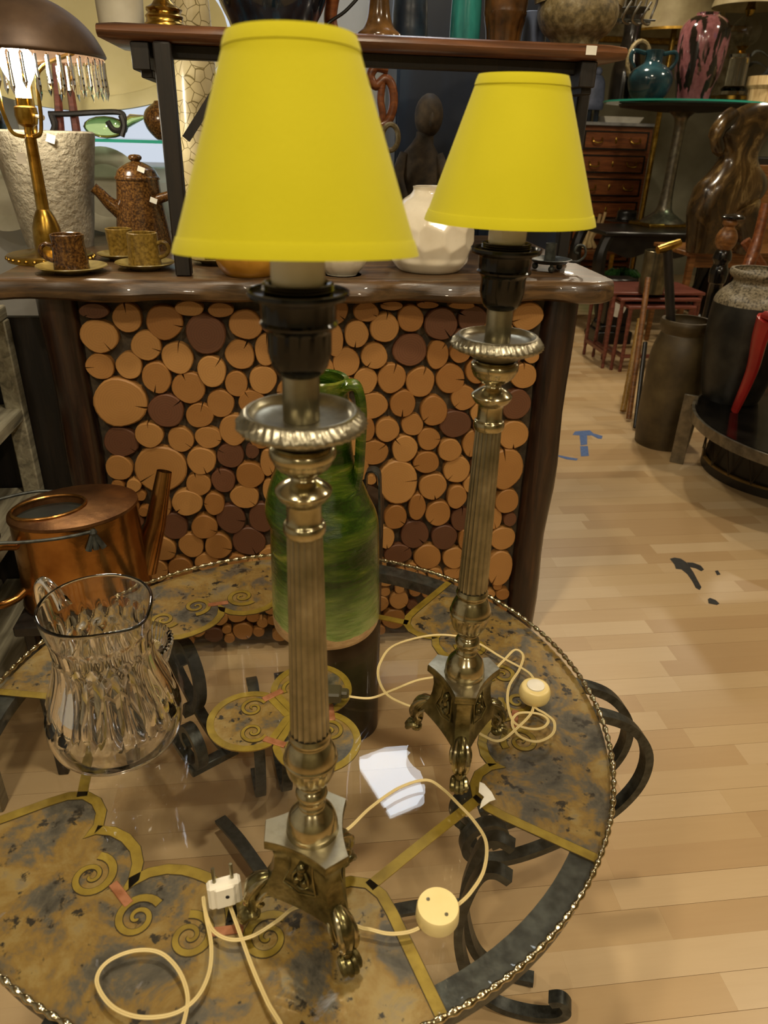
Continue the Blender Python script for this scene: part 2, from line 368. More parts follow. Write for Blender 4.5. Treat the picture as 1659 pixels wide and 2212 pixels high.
# floor
def mk_floor():
    t = NT('laminate'); oi = t.n('ShaderNodeObjectInfo'); g = t.n('ShaderNodeNewGeometry')
    k = t.math('FRACT', t.math('ADD', oi.outputs['Random'], g.outputs['Random Per Island']))
    c = t.ramp(k, [(0, 'b3946a'), (.25, 'bb9d72'), (.5, 'c1a57a'), (.8, 'c6ab82'), (1, 'cab18a')])
    v = t.co((.6, 9, 9), kind='Object'); wv = t.n('ShaderNodeVectorMath', operation='ADD'); t.l(v, wv.inputs[0]); cv = t.n('ShaderNodeCombineXYZ'); t.l(t.math('MULTIPLY', k, 37), cv.inputs[0]); t.l(t.math('MULTIPLY', k, 91), cv.inputs[1]); t.l(cv.outputs[0], wv.inputs[1])
    n = t.noise(wv.outputs[0], 9, 5, .6, .5); t.color(t.mix(t.ramp(n, [(.4, '000000'), (.75, '555555')]), c, lin('9c764c'))); t.set(Roughness=.34); return t.m
MT['floor'] = mk_floor(); MT['floor_base'] = pm('floor_joint', '7c5c3a', rough=.8)
TZ = .55
# ================================================================== STRUCTURE
FX0, FX1, FY0, FY1 = -2.4, 4.6, -2.6, 8.2
fl = struct(obj('floor', M().box(((FX0+FX1)/2, (FY0+FY1)/2, -.012), (FX1-FX0, FY1-FY0, .018)), MT['floor_base'], smooth=0))
PW = .0645; strips = []; y = FY0; row = 0
rng = random.Random(3)
while y < FY1-.01:
    x = FX0 - rng.random()*.4; gy = .0014 if row % 3 == 2 else .0001
    while x < FX1:
        ln = rng.choice((.27, .33, .38, .42)); a, b = max(x, FX0), min(x+ln, FX1)
        if b-a > .02: strips.append(((a+b)/2, y+PW/2, b-a-.0001, PW-gy))
        x += ln
    y += PW; row += 1
def vis(s_):
    P = V((s_[0], s_[1], 0))-CAM; d = P.dot(FW)
    if d < .3: return 1e9
    px, py = W/2+F*P.dot(CX)/d, H/2-F*P.dot(CU)/d
    if px < -60 or px > W+60 or py < 640 or py > H+60: return 1e9
    if s_[1] > 1.72 and px < 1150: return 1e9
    if px < 330 and py < 1500: return 1e9
    return d
strips.sort(key=vis); mesh_cache = {}; rest = M()
for i, (cx, cy, lx, ly) in enumerate(strips):
    if i < 300:
        key = (round(lx, 3), round(ly, 4))
        if key not in mesh_cache:
            mm = M().box((0, 0, -.0015), (lx, ly, .003)); me = bpy.data.meshes.new('floor_strip'); me.from_pydata(mm.v, [], mm.f); me.materials.append(MT['floor']); mesh_cache[key] = me
        o = bpy.data.objects.new('floor_strip', mesh_cache[key]); COL.objects.link(o); o.parent = fl; o.location = (cx, cy, 0)
    else: rest.box((cx, cy, -.0015), (lx, ly, .003))
o = obj('floor_strips_beyond', rest, MT['floor'], fl, smooth=0); o['kind'] = 'stuff'
struct(obj('ceiling', M().box(((FX0+FX1)/2, (FY0+FY1)/2, CEIL+.03), (FX1-FX0, FY1-FY0, .06)), MT['ceil'], smooth=0))
struct(obj('wall_back', M().box(((FX0+FX1)/2, FY1-.05, 1.3), (FX1-FX0, .1, 2.6)), MT['wall_beige'], smooth=0))
struct(obj('wall_left', M().box((FX0+.05, 2.8, 1.3), (.1, 10.6, 2.6)), MT['wall_white'], smooth=0))
struct(obj('wall_right', M().box((FX1-.05, 2.8, 1.3), (.1, 10.6, 2.6)), MT['wall_beige'], smooth=0))
struct(obj('wall_front', M().box(((FX0+FX1)/2, FY0+.05, 1.3), (FX1-FX0, .1, 2.6)), MT['wall_beige'], smooth=0))
struct(obj('wall_partition', M().box((-.85, 3.05, 1.3), (2.9, .1, 2.6)), MT['wall_white'], smooth=0))
wn = struct(obj('window_1', M().box((-.42, 2.992, 1.62), (.92, .012, .90)), emit('frosted_daylight', (.80, .88, 1), 1.0), smooth=0))
for s_ in (-1, 1): obj('window_frame', M().box((-.42, 2.985, 1.62+s_*.47), (1.02, .03, .05), bev=.004), MT['white_plastic'], wn); obj('window_frame', M().box((-.42+s_*.485, 2.985, 1.62), (.05, .03, .89), bev=.004), MT['white_plastic'], wn)
# bright ceiling panel over the bar (mirrors in the table glass)
t = thing('ceiling_panel_light_offscreen', 'bright white square light panel on the ceiling above the bar', 'ceiling light', (.45, 2.53, CEIL))
mt = Matrix.Rotation(R(21), 3, 'Z')
obj('panel_frame', M().box((.45, 2.53, CEIL-.012), (.35, .42, .024), mt, .004), MT['white_plastic'], t)
obj('diffuser', M().box((.45, 2.53, CEIL-.026), (.31, .38, .006), mt, .001), emit('panel_diffuser', (.86, .93, 1), 16), t)
# ================================================================== BAR
CT, CB = 1.024, .978
bar = thing('bar_counter', 'rustic bar counter faced with round log slices between dark log posts', 'bar', (.05, 2.0, 0))
BX0, BX1, BY0, BY1 = -.605, .725, 1.60, 2.45
rings = []; rr = random.Random(5)
NX = 44
for i in range(NX+1):
    t_ = i/NX; x = BX0+(BX1-BX0)*t_; e = .006*sin(t_*23)+.004*sin(t_*51+1)+rr.uniform(-.002, .002)
    yf = BY0+e + (.03*max(0, (t_-.95)/.05)**2); zb = CB+.003*sin(t_*31); sec = []
    for yy, zz in ((yf+.012, zb), (yf+.002, zb+.006), (yf-.003+e*.3, (zb+CT)/2-.006), (yf+.002, CT-.010), (yf+.010, CT-.002), (yf+.018, CT), (BY1, CT), (BY1, zb)): sec.append((x, yy, zz))
    rings.append(sec)
obj('counter_top', M().loft(rings), MT['counter'], bar, smooth=35)
def logpost(name, x, y, z0, z1, r, parent, mat, seed):
    q = random.Random(seed); ph = [q.uniform(0, 6) for _ in range(4)]; R_ = []
    for i in range(15):
        z = z0+(z1-z0)*i/14; ox, oy = .0022*sin(i*.9+ph[0]), .002*sin(i*.7+ph[1]); rad = r*(1+.05*sin(i*1.3+ph[2]))
        R_.append([(x+ox+rad*cos(a)*(1+.05*sin(3*a+ph[3]+i*.2)), y+oy+rad*sin(a), z) for a in [2*pi*k/16 for k in range(16)]])
    return obj(name, M().loft(R_), mat, parent)
for i, (x, y) in enumerate(((-.508, 1.685), (.626, 1.685), (-.508, 2.3), (.626, 2.3))): logpost('log_post', x, y, 0, CB-.002, .041, bar, MT['bark'], i)
obj('panel_backing', M().box((.055, 1.70, .5), (1.07, .03, .95)), MT['mortar'], bar, smooth=0)
C7 = [(525,290,85,45,1),(710,330,85,85),(553,435,113,92),(920,355,107,100),(1060,275,80,45),(1152,420,112,117,1),(1235,285,75,42),(1375,370,97,85),(817,487,87,85),(993,557,90,90),(557,605,80,75),(720,600,75,78),(1343,540,85,83),(1490,510,65,90),(877,665,85,88),(1185,630,83,88),(1055,725,99,87),(1323,703,67,71),(1473,677,78,80),(672,805,152,140),(930,850,100,96,1),(1117,880,82,68),(1235,813,76,80),(1410,800,78,65),(675,1030,98,86,1),(835,985,80,72),(1010,1015,75,70),(1165,1003,78,60),(1307,960,82,88),(665,1172,80,69),(898,1180,150,132),(1128,1130,85,75),(1290,1103,78,72,1),(1412,1080,40,40,1),(1460,1010,65,55),(1500,1140,45,75),(1112,1263,70,65),(1250,1243,68,68,1),(1400,1212,80,74),(1510,1300,40,70),(900,1390,58,62),(1048,1365,87,73),(1200,1370,57,64),(1370,1332,85,64),(975,1503,78,73,1),(1145,1500,75,67),(1293,1458,83,82,1),(1465,1455,75,82,1),(850,1520,40,65,1),(908,1625,77,68),(1070,1608,71,69),(1222,1608,75,73),(1393,1587,95,78,1),(1010,1740,72,65),(885,1745,55,60),(1158,1705,72,50),(1330,1700,60,40)]
C8 = [(480,185,72,55),(620,155,65,25),(815,150,60,20),(722,222,72,77),(887,252,90,92,1),(580,272,82,80),(428,307,68,75),(310,345,48,92),(1000,150,70,22),(1060,225,80,75,1),(1357,210,86,80),(720,397,93,92,1),(870,422,62,78),(525,427,72,73),(373,464,74,80),(990,415,58,48),(260,500,45,60),(620,550,78,83),(478,563,65,73),(777,572,78,84),(940,553,80,82),(1085,510,65,68),(1335,535,72,70),(1320,330,60,40),(375,580,50,40),(515,700,85,72),(680,687,72,72),(848,725,75,82),(1012,657,70,70),(1160,605,60,45),(1297,690,78,84,1),(965,798,88,75,1),(595,828,65,66),(480,825,50,65),(733,803,62,58),(822,880,63,61),(1280,855,85,75),(1090,740,40,50),(522,950,82,65),(690,932,72,72),(935,937,63,62),(1055,905,50,72),(455,1040,40,60),(652,1112,110,120),(808,1005,70,60),(975,1047,72,73),(1240,1040,90,115),(843,1137,75,73),(973,1192,55,62),(1245,1215,66,64),(757,1247,48,70),(1050,1125,40,45),(640,1303,63,65),(873,1285,71,66),(1000,1318,58,65,1),(1175,1315,45,60),(1263,1315,36,36,1),(590,1415,45,60),(745,1400,80,75,1),(905,1413,73,66,1),(1010,1420,30,50),(1222,1420,70,63),(655,1505,75,52,1),(815,1520,75,67),(958,1525,62,57),(1205,1580,70,98),(960,1610,55,30)]
PY = 1.662; discs = []
for L, k, ox, oy in ((C7, 2.592, 0, 560), (C8, 2.5136, 600, 600)):
    for d in L:
        px, py = ox+d[0]/k, oy+d[1]/k; c = aty(px, py, PY); rx = abs((aty(px+d[2]/k, py, PY)-aty(px-d[2]/k, py, PY)).x)/2; rz = abs((aty(px, py+d[3]/k, PY)-aty(px, py-d[3]/k, PY)).z)/2
        discs.append((c.x, c.z, rx*.985, rz*.985, len(d) > 4))
rr = random.Random(11)
for tries in range(9000):                                   # slices hidden by the lamps, the jug and the table
    x, z = rr.uniform(-.455, .57), rr.uniform(.05, .95)
    g = min(math.hypot(x-a, z-b)-(c+d)/2 for a, b, c, d, e in discs); g = min(g, x+.475, .585-x, z-.03)
    if g > .013: q = min(g, rr.uniform(.022, .034)); discs.append((x, z, q, q*rr.uniform(.92, 1), rr.random() < .22))
for i, (x, z, rx, rz, dk) in enumerate(discs):
    q = random.Random(i*17+3); ph = [q.uniform(0, 6.3) for _ in range(4)]; ca = q.uniform(0, 2*pi); crack = q.random() < .68; pl = []; N = 22
    dep = q.uniform(.35, .75); wdt = q.uniform(.035, .08)
    for k in range(N):
        a = ca + 2*pi*k/N; w_ = 1+.025*sin(2*a+ph[0])+.022*sin(3*a+ph[1])+.014*sin(5*a+ph[2])
        if k == 0 and crack:
            for da, rf in ((-wdt, 1), (0, 1-dep), (wdt, 1)): pl.append((rx*w_*rf*cos(a+da), rz*w_*rf*sin(a+da)))
        else: pl.append((rx*w_*cos(a), rz*w_*sin(a)))
    pl = [(u, min(v, CB-.003-z)) for u, v in pl]; yo = q.uniform(-.004, .004)
    in_ = [(u*.94, v*.94) for u, v in pl]; mm = M(); n = len(pl)
    mm.add([(x+u, PY+yo, z+v) for u, v in in_]+[(x+u, PY+yo+.003, z+v) for u, v in pl]+[(x+u, 1.688, z+v) for u, v in pl],
           [tuple(range(n))]+[(j, (j+n), (j+1) % n+n, (j+1) % n) for j in range(n)]+[(j+n, j+2*n, (j+1) % n+2*n, (j+1) % n+n) for j in range(n)])
    obj('log_slice', mm, MT['log_dark' if dk else 'log'], bar, (x, PY, z), smooth=25)
# upper shelf standing on the counter
US, UT = 1.447, 1.474
sh = thing('bar_shelf', 'dark plank shelf on black posts standing on the bar counter', 'shelf', (.16, 1.75, CT))
rings = []
for i in range(31):
    t_ = i/30; x = -.345+(1.02)*t_; e = .002*sin(t_*19); s_ = min(1, .78+min(t_, 1-t_)*8); zc = (US+UT)/2; hh = (UT-US)/2
    rings.append([(x, 1.90, zc-hh*s_), (x, 1.645+e, zc-hh*s_), (x, 1.637+e, zc-hh*.6*s_), (x, 1.634+e, zc), (x, 1.637+e, zc+hh*.6*s_), (x, 1.645+e, zc+hh*s_), (x, 1.90, zc+hh*s_)])
obj('plank', M().loft(rings), MT['shelf_wood'], sh)
obj('apron', M().box((.16, 1.70, US-.012), (.90, .03, .024), bev=.002), MT['dark_wood'], sh)
pbase = atz(395, 600, CT); prb = atz(1209, 570, CT)
obj('post', M().box((pbase.x, 1.655, (CT+US)/2), (.033, .033, US-CT-.001), bev=.003), MT['dark_wood'], sh)
obj('post', M().box((prb.x, 1.87, (CT+US)/2), (.030, .030, US-CT-.001), bev=.003), MT['dark_wood'], sh)
for x in (-.273, .605):
    obj('beam_end', M().box((x, 1.77, US-.024), (.034, .24, .046), bev=.002).box((x+.006, 1.775, US-.052), (.022, .22, .014), bev=.002), MT['dark_wood'], sh)
a = aty(402, 300, 1.67); b = aty(470, 205, 1.67)
obj('brace', M().tube([a, b+V((.02, 0, .035))], .011, 4), MT['dark_wood'], sh)
tg = aty(1277, 109, 1.633)
single('price_tag', M().box((tg.x, 1.6315, tg.z), (.022, .001, .016), bev=.0004), MT['paper'], 'small white price sticker on the front edge of the plank shelf', 'price tag', (tg.x, 1.6315, tg.z))
# ================================================================== GLASS TABLE
TC = V((-.019, .819, TZ)); TR = .457; TH0 = R(5.6)
tb = thing('glass_table', 'round glass topped table with brass scroll inlay and black scrolled iron legs', 'table', (TC.x, TC.y, 0))
def tp(r, a, z): return (TC.x+r*cos(a), TC.y+r*sin(a), z)
# slab with a chipped, scalloped edge
NE = 360; mm = M(); top = []; 
def edge(k, amp): return TR - amp*(.5+.5*cos(2*pi*k/4.0)) 
rg = [[tp(TR-.012, 2*pi*k/NE, TZ-.010) for k in range(NE)], [tp(edge(k, .0016), 2*pi*k/NE, TZ-.0085) for k in range(NE)], [tp(edge(k+1, .0022), 2*pi*k/NE, TZ-.003) for k in range(NE)], [tp(TR-.0065, 2*pi*k/NE, TZ) for k in range(NE)]]
glass_top = obj('glass_top', M().loft(rg, cap=True), MT['table_glass'], tb, smooth=0)
NB = 960; nb_ = 172
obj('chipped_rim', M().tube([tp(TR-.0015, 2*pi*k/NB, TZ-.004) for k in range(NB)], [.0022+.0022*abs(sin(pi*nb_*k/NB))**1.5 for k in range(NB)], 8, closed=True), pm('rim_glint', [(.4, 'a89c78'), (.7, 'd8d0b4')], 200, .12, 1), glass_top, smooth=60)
def ringband(r0, r1, z0, z1, n=120):
    return M().lathe([(r0, z0), (r1, z0), (r1, z1), (r0, z1)], (TC.x, TC.y), n, closed=True)
obj('iron_ring', ringband(TR-.036, TR-.004, TZ-.034, TZ-.0135), MT['iron'], tb)
half = [(42, .335), (41.7, .312), (40.2, .296), (37.3, .288), (34, .288), (31, .297), (29, .314), (28.2, .300), (25.6, .289), (22, .284), (18, .286), (15, .295), (12.8, .311), (11.6, .332), (10.8, .314), (9.2, .297), (6.4, .285), (3, .279), (0, .278)]
inner = [(-a, r) for a, r in half]+[(a, r) for a, r in half[::-1][1:]]
RO = TR-.004
def ribbon(P, w0, w1, z0, z1, name, mat, parent, side=1, closed=False, off=0):      # P: 2D points; width to one side
    n = len(P); A = []; B = []
    for i in range(n):
        a = P[(i-1) % n] if closed else P[max(i-1, 0)]; b = P[(i+1) % n] if closed else P[min(i+1, n-1)]; d = (b-a).normalized(); nn = V((-d.y, d.x, 0))*side
        w_ = w0+(w1-w0)*i/max(1, n-1); A.append(P[i]-nn*off); B.append(P[i]+nn*(w_+off))
    mm = M(); m4 = n if closed else n-1
    mm.add([(p.x, p.y, z1) for p in A]+[(p.x, p.y, z1) for p in B]+[(p.x, p.y, z0) for p in A]+[(p.x, p.y, z0) for p in B],
           [f for i in range(m4) for j in [(i+1) % n] for f in ((i, j, n+j, n+i), (2*n+i, 3*n+i, 3*n+j, 2*n+j), (i, 2*n+i, 2*n+j, j), (n+i, n+j, 3*n+j, 3*n+i))])
    return obj(name, mm, mat, parent, smooth=30)
def spiral(c, r0, a0, sgn, parent, turns=1.7, w=.0068):
    P = []
    for i in range(46):
        t_ = i/45; r = r0*(1-t_)**1.05+.0018; a = a0+sgn*2*pi*turns*t_; P.append(V((c[0]+r*cos(a), c[1]+r*sin(a), 0)))
    ribbon(P, w, .0022, TZ-.0118, TZ-.0108, 'brass_scroll', MT['brass_flat'], parent, side=sgn)
    ribbon(P, w, .0022, TZ-.0119, TZ-.0113, 'scroll_outline', MT['burnt'], parent, side=sgn, off=.0009)
for s_ in range(3):
    A0 = TH0+s_*2*pi/3
    I = [V(tp(r, A0+R(a), 0)) for a, r in inner]; O = [V(tp(RO, A0+R(42-84*i/40), 0)) for i in range(41)]
    poly = [(p.x, p.y) for p in I+O]
    pl = obj('patina_plate', M().prism(poly, TZ-.0132, TZ-.012), MT['patina'], tb, smooth=0)
    bd = [O[-1]]+I+[O[0]]
    # smooth each lobe between the cusps
    ribbon(bd, .0125, .0125, TZ-.0122, TZ-.011, 'brass_border', MT['brass_flat'], pl)
    ribbon(bd, .0125, .0125, TZ-.0123, TZ-.0116, 'border_outline', MT['burnt'], pl, off=.0009)
    for sg in (-1, 1):
        c = tp(.333, A0+R(sg*19.5), 0); spiral(c, .030, A0+R(sg*19.5)+pi-sg*.6, sg, pl, 1.8, .0095)
        c = tp(.341, A0+R(sg*5.4), 0); spiral(c, .028, A0+pi+sg*.5, -sg, pl, 1.8, .0090)
        c = V(tp(.328, A0+R(sg*11.6), TZ-.0112)); ang = A0+R(sg*11.6)+pi/2+sg*.25
        obj('copper_tie', M().box(c, (.036, .0105, .0022), Matrix.Rotation(ang, 3, 'Z'), .0006), MT['copper_tie'], pl)
    a0, a1 = A0+R(41.5), A0+R(78.5); p0, p1 = V(tp(.302, a0, 0)), V(tp(.302, a1, 0)); mid = V(tp(.285, (a0+a1)/2, 0))
    ribbon(cr([p0, (p0+p1)/2*.6+mid*.4, p1], 8), .013, .013, TZ-.0125, TZ-.011, 'brass_bar', MT['brass_flat'], tb)
ros = None
for s_ in range(3):                                            # central rosette
    A0 = TH0-R(3)+pi/3+s_*2*pi/3; c = V(tp(.062, A0, 0)); P = [V((c.x+.0625*cos(a), c.y+.0625*sin(a)*.98, 0)) for a in [2*pi*k/48 for k in range(48)]]
    # keep lobes apart at their seams
    P2 = []
    for p in P:
        d = p-V((TC.x, TC.y, 0)); an = (math.atan2(d.y, d.x)-A0+pi) % (2*pi)-pi; lim = R(59.2)
        if abs(an) > lim: an2 = lim if an > 0 else -lim; d = V((cos(A0+an2), sin(A0+an2), 0))*max(.001, d.length*cos(an-an2)); p = V((TC.x, TC.y, 0))+d
        P2.append(p)
    pl = obj('rosette_plate', M().prism([(p.x, p.y) for p in P2], TZ-.0132, TZ-.012), MT['patina'], tb, smooth=0)
    ribbon(P2, .0105, .0105, TZ-.0122, TZ-.011, 'brass_border', MT['brass_flat'], pl, closed=True)
    for sg in (-1, 1):
        cc = (c.x-sin(A0)*sg*.0245-cos(A0)*.004, c.y+cos(A0)*sg*.0245-sin(A0)*.004); spiral(cc, .021, A0+pi-sg*.5, -sg, pl, 1.6, .0055)
    a = A0+pi/3; obj('copper_tie', M().box(tp(.056, a, TZ-.0112), (.034, .0105, .0022), Matrix.Rotation(a+pi/2, 3, 'Z'), .0006), MT['copper_tie'], pl)
# iron legs: paired C scrolls and S feet
S1 = [(.405, .470), (.395, .495), (.415, .515), (.450, .512), (.495, .480), (.525, .420), (.525, .350), (.495, .285), (.440, .235), (.375, .205), (.315, .205), (.278, .235), (.280, .275), (.310, .295), (.338, .280), (.338, .255), (.320, .245)]
S2 = [(.330, .330), (.300, .340), (.268, .325), (.245, .270), (.235, .190), (.250, .110), (.290, .045), (.345, .014), (.400, .012), (.440, .028), (.452, .052), (.440, .070), (.424, .062)]
S3 = [(.400, .250), (.385, .285), (.355, .300), (.330, .345), (.330, .400), (.360, .440), (.395, .435), (.405, .405), (.385, .385)]
for s_ in range(3):
    a = R(3)+s_*2*pi/3; ux = V((cos(a), sin(a), 0)); uy = V((-sin(a), cos(a), 0))
    g = lambda r, z, t_: V((TC.x, TC.y, 0))+ux*r+uy*t_+V((0, 0, z))
    a2_ = a-R(23); ux2 = V((cos(a2_), sin(a2_), 0)); uy2 = V((-sin(a2_), cos(a2_), 0)); g2 = lambda r, z: V((TC.x, TC.y, 0))+ux2*r+V((0, 0, z))
    S2b = [(r+.012+.03*max(0, min(1, (.32-r)/.08)), z) for r, z in S2]
    leg = obj('scroll_leg', M().strip(cr([g2(r, z)-uy2*.028 for r, z in S2b], 6), .021, .014, uy2), MT['iron'], tb)
    obj('scroll', M().strip(cr([g2(r, z)+uy2*.028 for r, z in S2b[:9]], 6), .021, .014, uy2), MT['iron'], leg)
    for t_ in (-.034, .034):
        obj('scroll', M().strip(cr([g(r+.042*max(0, (r-.40)/.12), z, t_) for r, z in S1], 6), .021, .014, uy), MT['iron'], leg)
    obj('scroll', M().strip(cr([g(r, z, 0) for r, z in S3], 6), .021, .014, uy), MT['iron'], leg)
    obj('collar', M().box(g(.30, .205, 0), (.10, .022, .018), Matrix.Rotation(a+pi/2, 3, 'Z'), .002), MT['iron'], leg)
    obj('stretcher', M().strip(cr([g(.30, .035, 0), g(.22, .05, 0), g(.12, .045, 0), g(.012, .05, 0)], 5), .024, .008, uy), MT['iron'], leg)
    obj('tenon', M().box(g(.418, .5145, 0), (.13, .016, .010), Matrix.Rotation(a+pi/2, 3, 'Z')), MT['iron'], leg)
# ================================================================== TABLE LAMPS
PROF = [(.0262, .674), (.0268, .677), (.0264, .684), (.0252, .689), (.0256, .6915), (.0249, .697), (.0222, .706), (.0160, .714), (.0126, .718), (.0136, .7205), (.0126, .723), (.0118, .727), (.0138, .731), (.0157, .736), (.0140, .741), (.0108, .745), (.0128, .7475), (.0128, .749)]
URN = [(.0126, .749), (.0185, .755), (.0222, .764), (.0243, .774), (.0247, .7795), (.0256, .7812), (.0256, .7826), (.0247, .7845), (.0236, .790), (.0205, .798), (.0174, .8035), (.0188, .8065), (.0198, .8095), (.0188, .8125), (.0180, .815)]
CAP = [(.0143, 1.0205), (.0160, 1.0225), (.0168, 1.027), (.0160, 1.031), (.0138, 1.0335), (.0135, 1.046), (.0150, 1.0500), (.0185, 1.0530), (.0215, 1.0580), (.0212, 1.0605), (.0150, 1.0655), (.0090, 1.0690), (.0082, 1.0720)]
BUL = [(.0085, 1.0715), (.0140, 1.0745), (.0205, 1.0800), (.0238, 1.0860), (.0250, 1.0905), (.0240, 1.0945), (.0200, 1.0965), (.0235, 1.0985)]
PAN = [(.0200, 1.0975), (.028, 1.1035), (.038, 1.1075), (.0460, 1.1105), (.0487, 1.1130), (.0478, 1.1165), (.0440, 1.1210), (.0405, 1.1235), (.0385, 1.1238), (.0375, 1.1222), (.034, 1.1185), (.025, 1.1165), (.010, 1.116), (0, 1.116)]
SOC = [(.0134, 1.1495), (.0165, 1.1515), (.0195, 1.1560), (.0212, 1.1620), (.0215, 1.1640), (.0222, 1.1660), (.0222, 1.1800), (.0238, 1.1830), (.0262, 1.1845), (.0268, 1.1862), (.0255, 1.1880), (.0258, 1.1990), (.0262, 1.2005)]
RNG = [(.0255, 1.2002), (.0335, 1.2030), (.0345, 1.2050), (.0342, 1.2075), (.0325, 1.2078), (.0320, 1.2058), (.0235, 1.2045), (.0235, 1.2075), (.0242, 1.2083), (.0235, 1.2092), (.0242, 1.2102), (.0235, 1.2112), (.0238, 1.2122), (.0220, 1.2128), (.0195, 1.2120), (.0192, 1.2040), (.0, 1.2040)]
BLB = [(.0120, 1.2045), (.0165, 1.2085), (.0180, 1.2150), (.0182, 1.2300), (.0200, 1.2450), (.0285, 1.2650), (.0300, 1.2800), (.0275, 1.2960), (.0180, 1.3080), (0, 1.3120)]
def tri_section(Rc, mid, wc, a0, z, cen):
    P = []
    for k in range(3):
        a = a0+k*2*pi/3; e = V((cos(a), sin(a), 0)); f = V((-sin(a), cos(a), 0)); a2 = a0+(k+1)*2*pi/3; e2 = V((cos(a2), sin(a2), 0)); f2 = V((-sin(a2), cos(a2), 0))
        p = e*Rc+f*wc; q = e2*Rc-f2*wc; mdir = V((cos(a+pi/3), sin(a+pi/3), 0)); P.append(e*Rc-f*wc)
        for j in range(7):
            t_ = j/7; base = p.lerp(q, t_); depth = (p+q).length/2-mid; P.append(base-mdir*depth*(1-(2*t_-1)**2))
    return [(cen[0]+p.x, cen[1]+p.y, z) for p in P]
def smooth_path(pix, z): return cr([atz(px, py, z) for px, py in pix], 8)
def twin(P, r):                                               # two-core flex
    a = []; b = []; n = len(P)
    for i in range(n):
        d = (P[min(i+1, n-1)]-P[max(i-1, 0)]).normalized(); s_ = V((-d.y, d.x, 0)).normalized()*r*.95; a.append(P[i]+s_); b.append(P[i]-s_)
    return M().tube(a, r, 6).tube(b, r, 6)
def table_lamp(c, a0, label, rs=1.0, tilt=0):
    mt_ = Matrix.Rotation(R(-tilt), 3, 'X'); pv = V((c[0], c[1], 1.285))
    def tl(m_): m_.v = [tuple(mt_ @ (V(q)-pv)+pv) for q in m_.v]; return m_
    t = thing('table_lamp', label, 'lamp', (c[0], c[1], TZ), 'pair of candlestick lamps')
    sec = [(.0465, .0290, .0125, .684), (.0475, .0300, .0130, .682), (.0475, .0300, .0130, .674), (.0450, .0275, .0115, .671), (.0400, .0235, .0095, .666), (.0385, .0225, .0090, .655), (.0400, .0235, .0090, .640), (.0440, .0255, .0092, .625), (.0505, .0290, .0095, .612), (.0570, .0330, .0095, .603)]
    body = M().loft([tri_section(*q[:3], a0, q[3], c) for q in sec][::-1], cap=True)
    base = obj('tripod_base', body, MT['cast'], t, smooth=30)
    obj('base_plate', M().loft([tri_section(.0468, .0295, .0127, a0, z, c) for z in (.6838, .6846)]), MT['silver_dull'], base, smooth=30)
    for k in range(3):
        a = a0+k*2*pi/3; e = V((cos(a), sin(a), 0)); f = V((-sin(a), cos(a), 0)); g = lambda r, s_, z: V((c[0], c[1], 0))+e*r+f*s_+V((0, 0, z))
        ft = M().tube(cr([g(.040, 0, .614), g(.051, 0, .6115), g(.060, 0, .603), g(.0645, 0, .590), g(.0635, 0, .576), g(.0655, 0, .566)], 4), [.006, .0064, .0069, .0075, .0083, .009, .0097, .0103, .0106, .0105, .0102, .0098, .0092, .0086, .0080, .0076, .0073, .0071, .0070, .0070, .0068], 12, up=f)
        foot = obj('lion_foot', ft, MT['cast'], t)
        lf = M()
        for s_ in (-1, 0, 1):
            lf.tube(cr([g(.047, s_*.004, .618), g(.0600, s_*.0070, .6105), g(.0690, s_*.0085, .5960), g(.0705, s_*.0070, .5820), g(.0690, s_*.0045, .5745)], 4), [.0012+.0026*sin(pi*i/16) for i in range(17)], 8)
        for s_ in (-1, 1):
            lf.tube(cr([g(.046, s_*.0095, .606), g(.054, s_*.0125, .5985), g(.0590, s_*.0120, .5890), g(.0570, s_*.0100, .5820), g(.0530, s_*.0105, .5860)], 4), .0024, 7)
        obj('acanthus_leaf', lf, MT['silver'], foot)
        pw = M()
        for s_, l_ in ((-.0078, .0), (-.0027, .0035), (.0027, .0035), (.0078, .0)):
            pw.tube(cr([g(.0630, s_*.75, .5640), g(.0690+l_, s_, .5635), g(.0745+l_, s_*1.05, .5580), g(.0765+l_, s_*1.05, .5535)], 3), [.0038, .0042, .0045, .0044, .0042, .0045, .0044, .004, .0036, .0028], 8)
        pw.ball(g(.0655, 0, .5575), .0085, 10, (1, 1, .85))
        obj('paw', pw, MT['cast'], foot)
        am = a+pi/3; e2 = V((cos(am), sin(am), 0)); f2 = V((-sin(am), cos(am), 0)); h = lambda r, s_, z: V((c[0], c[1], 0))+e2*r+f2*s_+V((0, 0, z))
        rl = M().ball(h(.0245, .001, .6535), .0056, 10, (1, 1, 1.15)).ball(h(.0240, -.001, .6430), .0058, 8, (.8, 1, 1.2)).ball(h(.0255, .0045, .6340), .0048, 8).ball(h(.0255, -.0045, .6350), .0045, 8)
        rl.tube(cr([h(.024, .004, .6480), h(.0255, .008, .6420), h(.0265, .0085, .6340), h(.0275, .003, .6280), h(.0275, -.003, .6290)], 4), .0017, 6).tube(cr([h(.024, -.004, .6480), h(.0255, -.008, .6420), h(.0265, -.0085, .6360), h(.0275, -.004, .6300)], 4), .0016, 6)
        obj('relief', rl, MT['cast'], base)
        fr = M().tube([h(.0228, .0120, .6640), h(.0245, .0135, .6450), h(.0285, .0190, .6270), h(.0302, 0, .6225), h(.0285, -.0190, .6270), h(.0245, -.0135, .6450), h(.0228, -.0120, .6640)], .0012, 6)
        obj('panel_moulding', fr, MT['cast'], base)
    flute = lambda i, a: 1-.055*abs(sin(a*10))**.7
    obj('baluster', M().lathe(sm(PROF, 4), c, 48), MT['silver'], t)
    obj('urn', M().lathe(sm(URN, 4), c, 64, lambda i, a: 1-(.06*abs(sin(a*10))**.8 if 1 < i < 16 else 0)), MT['silver'], t)
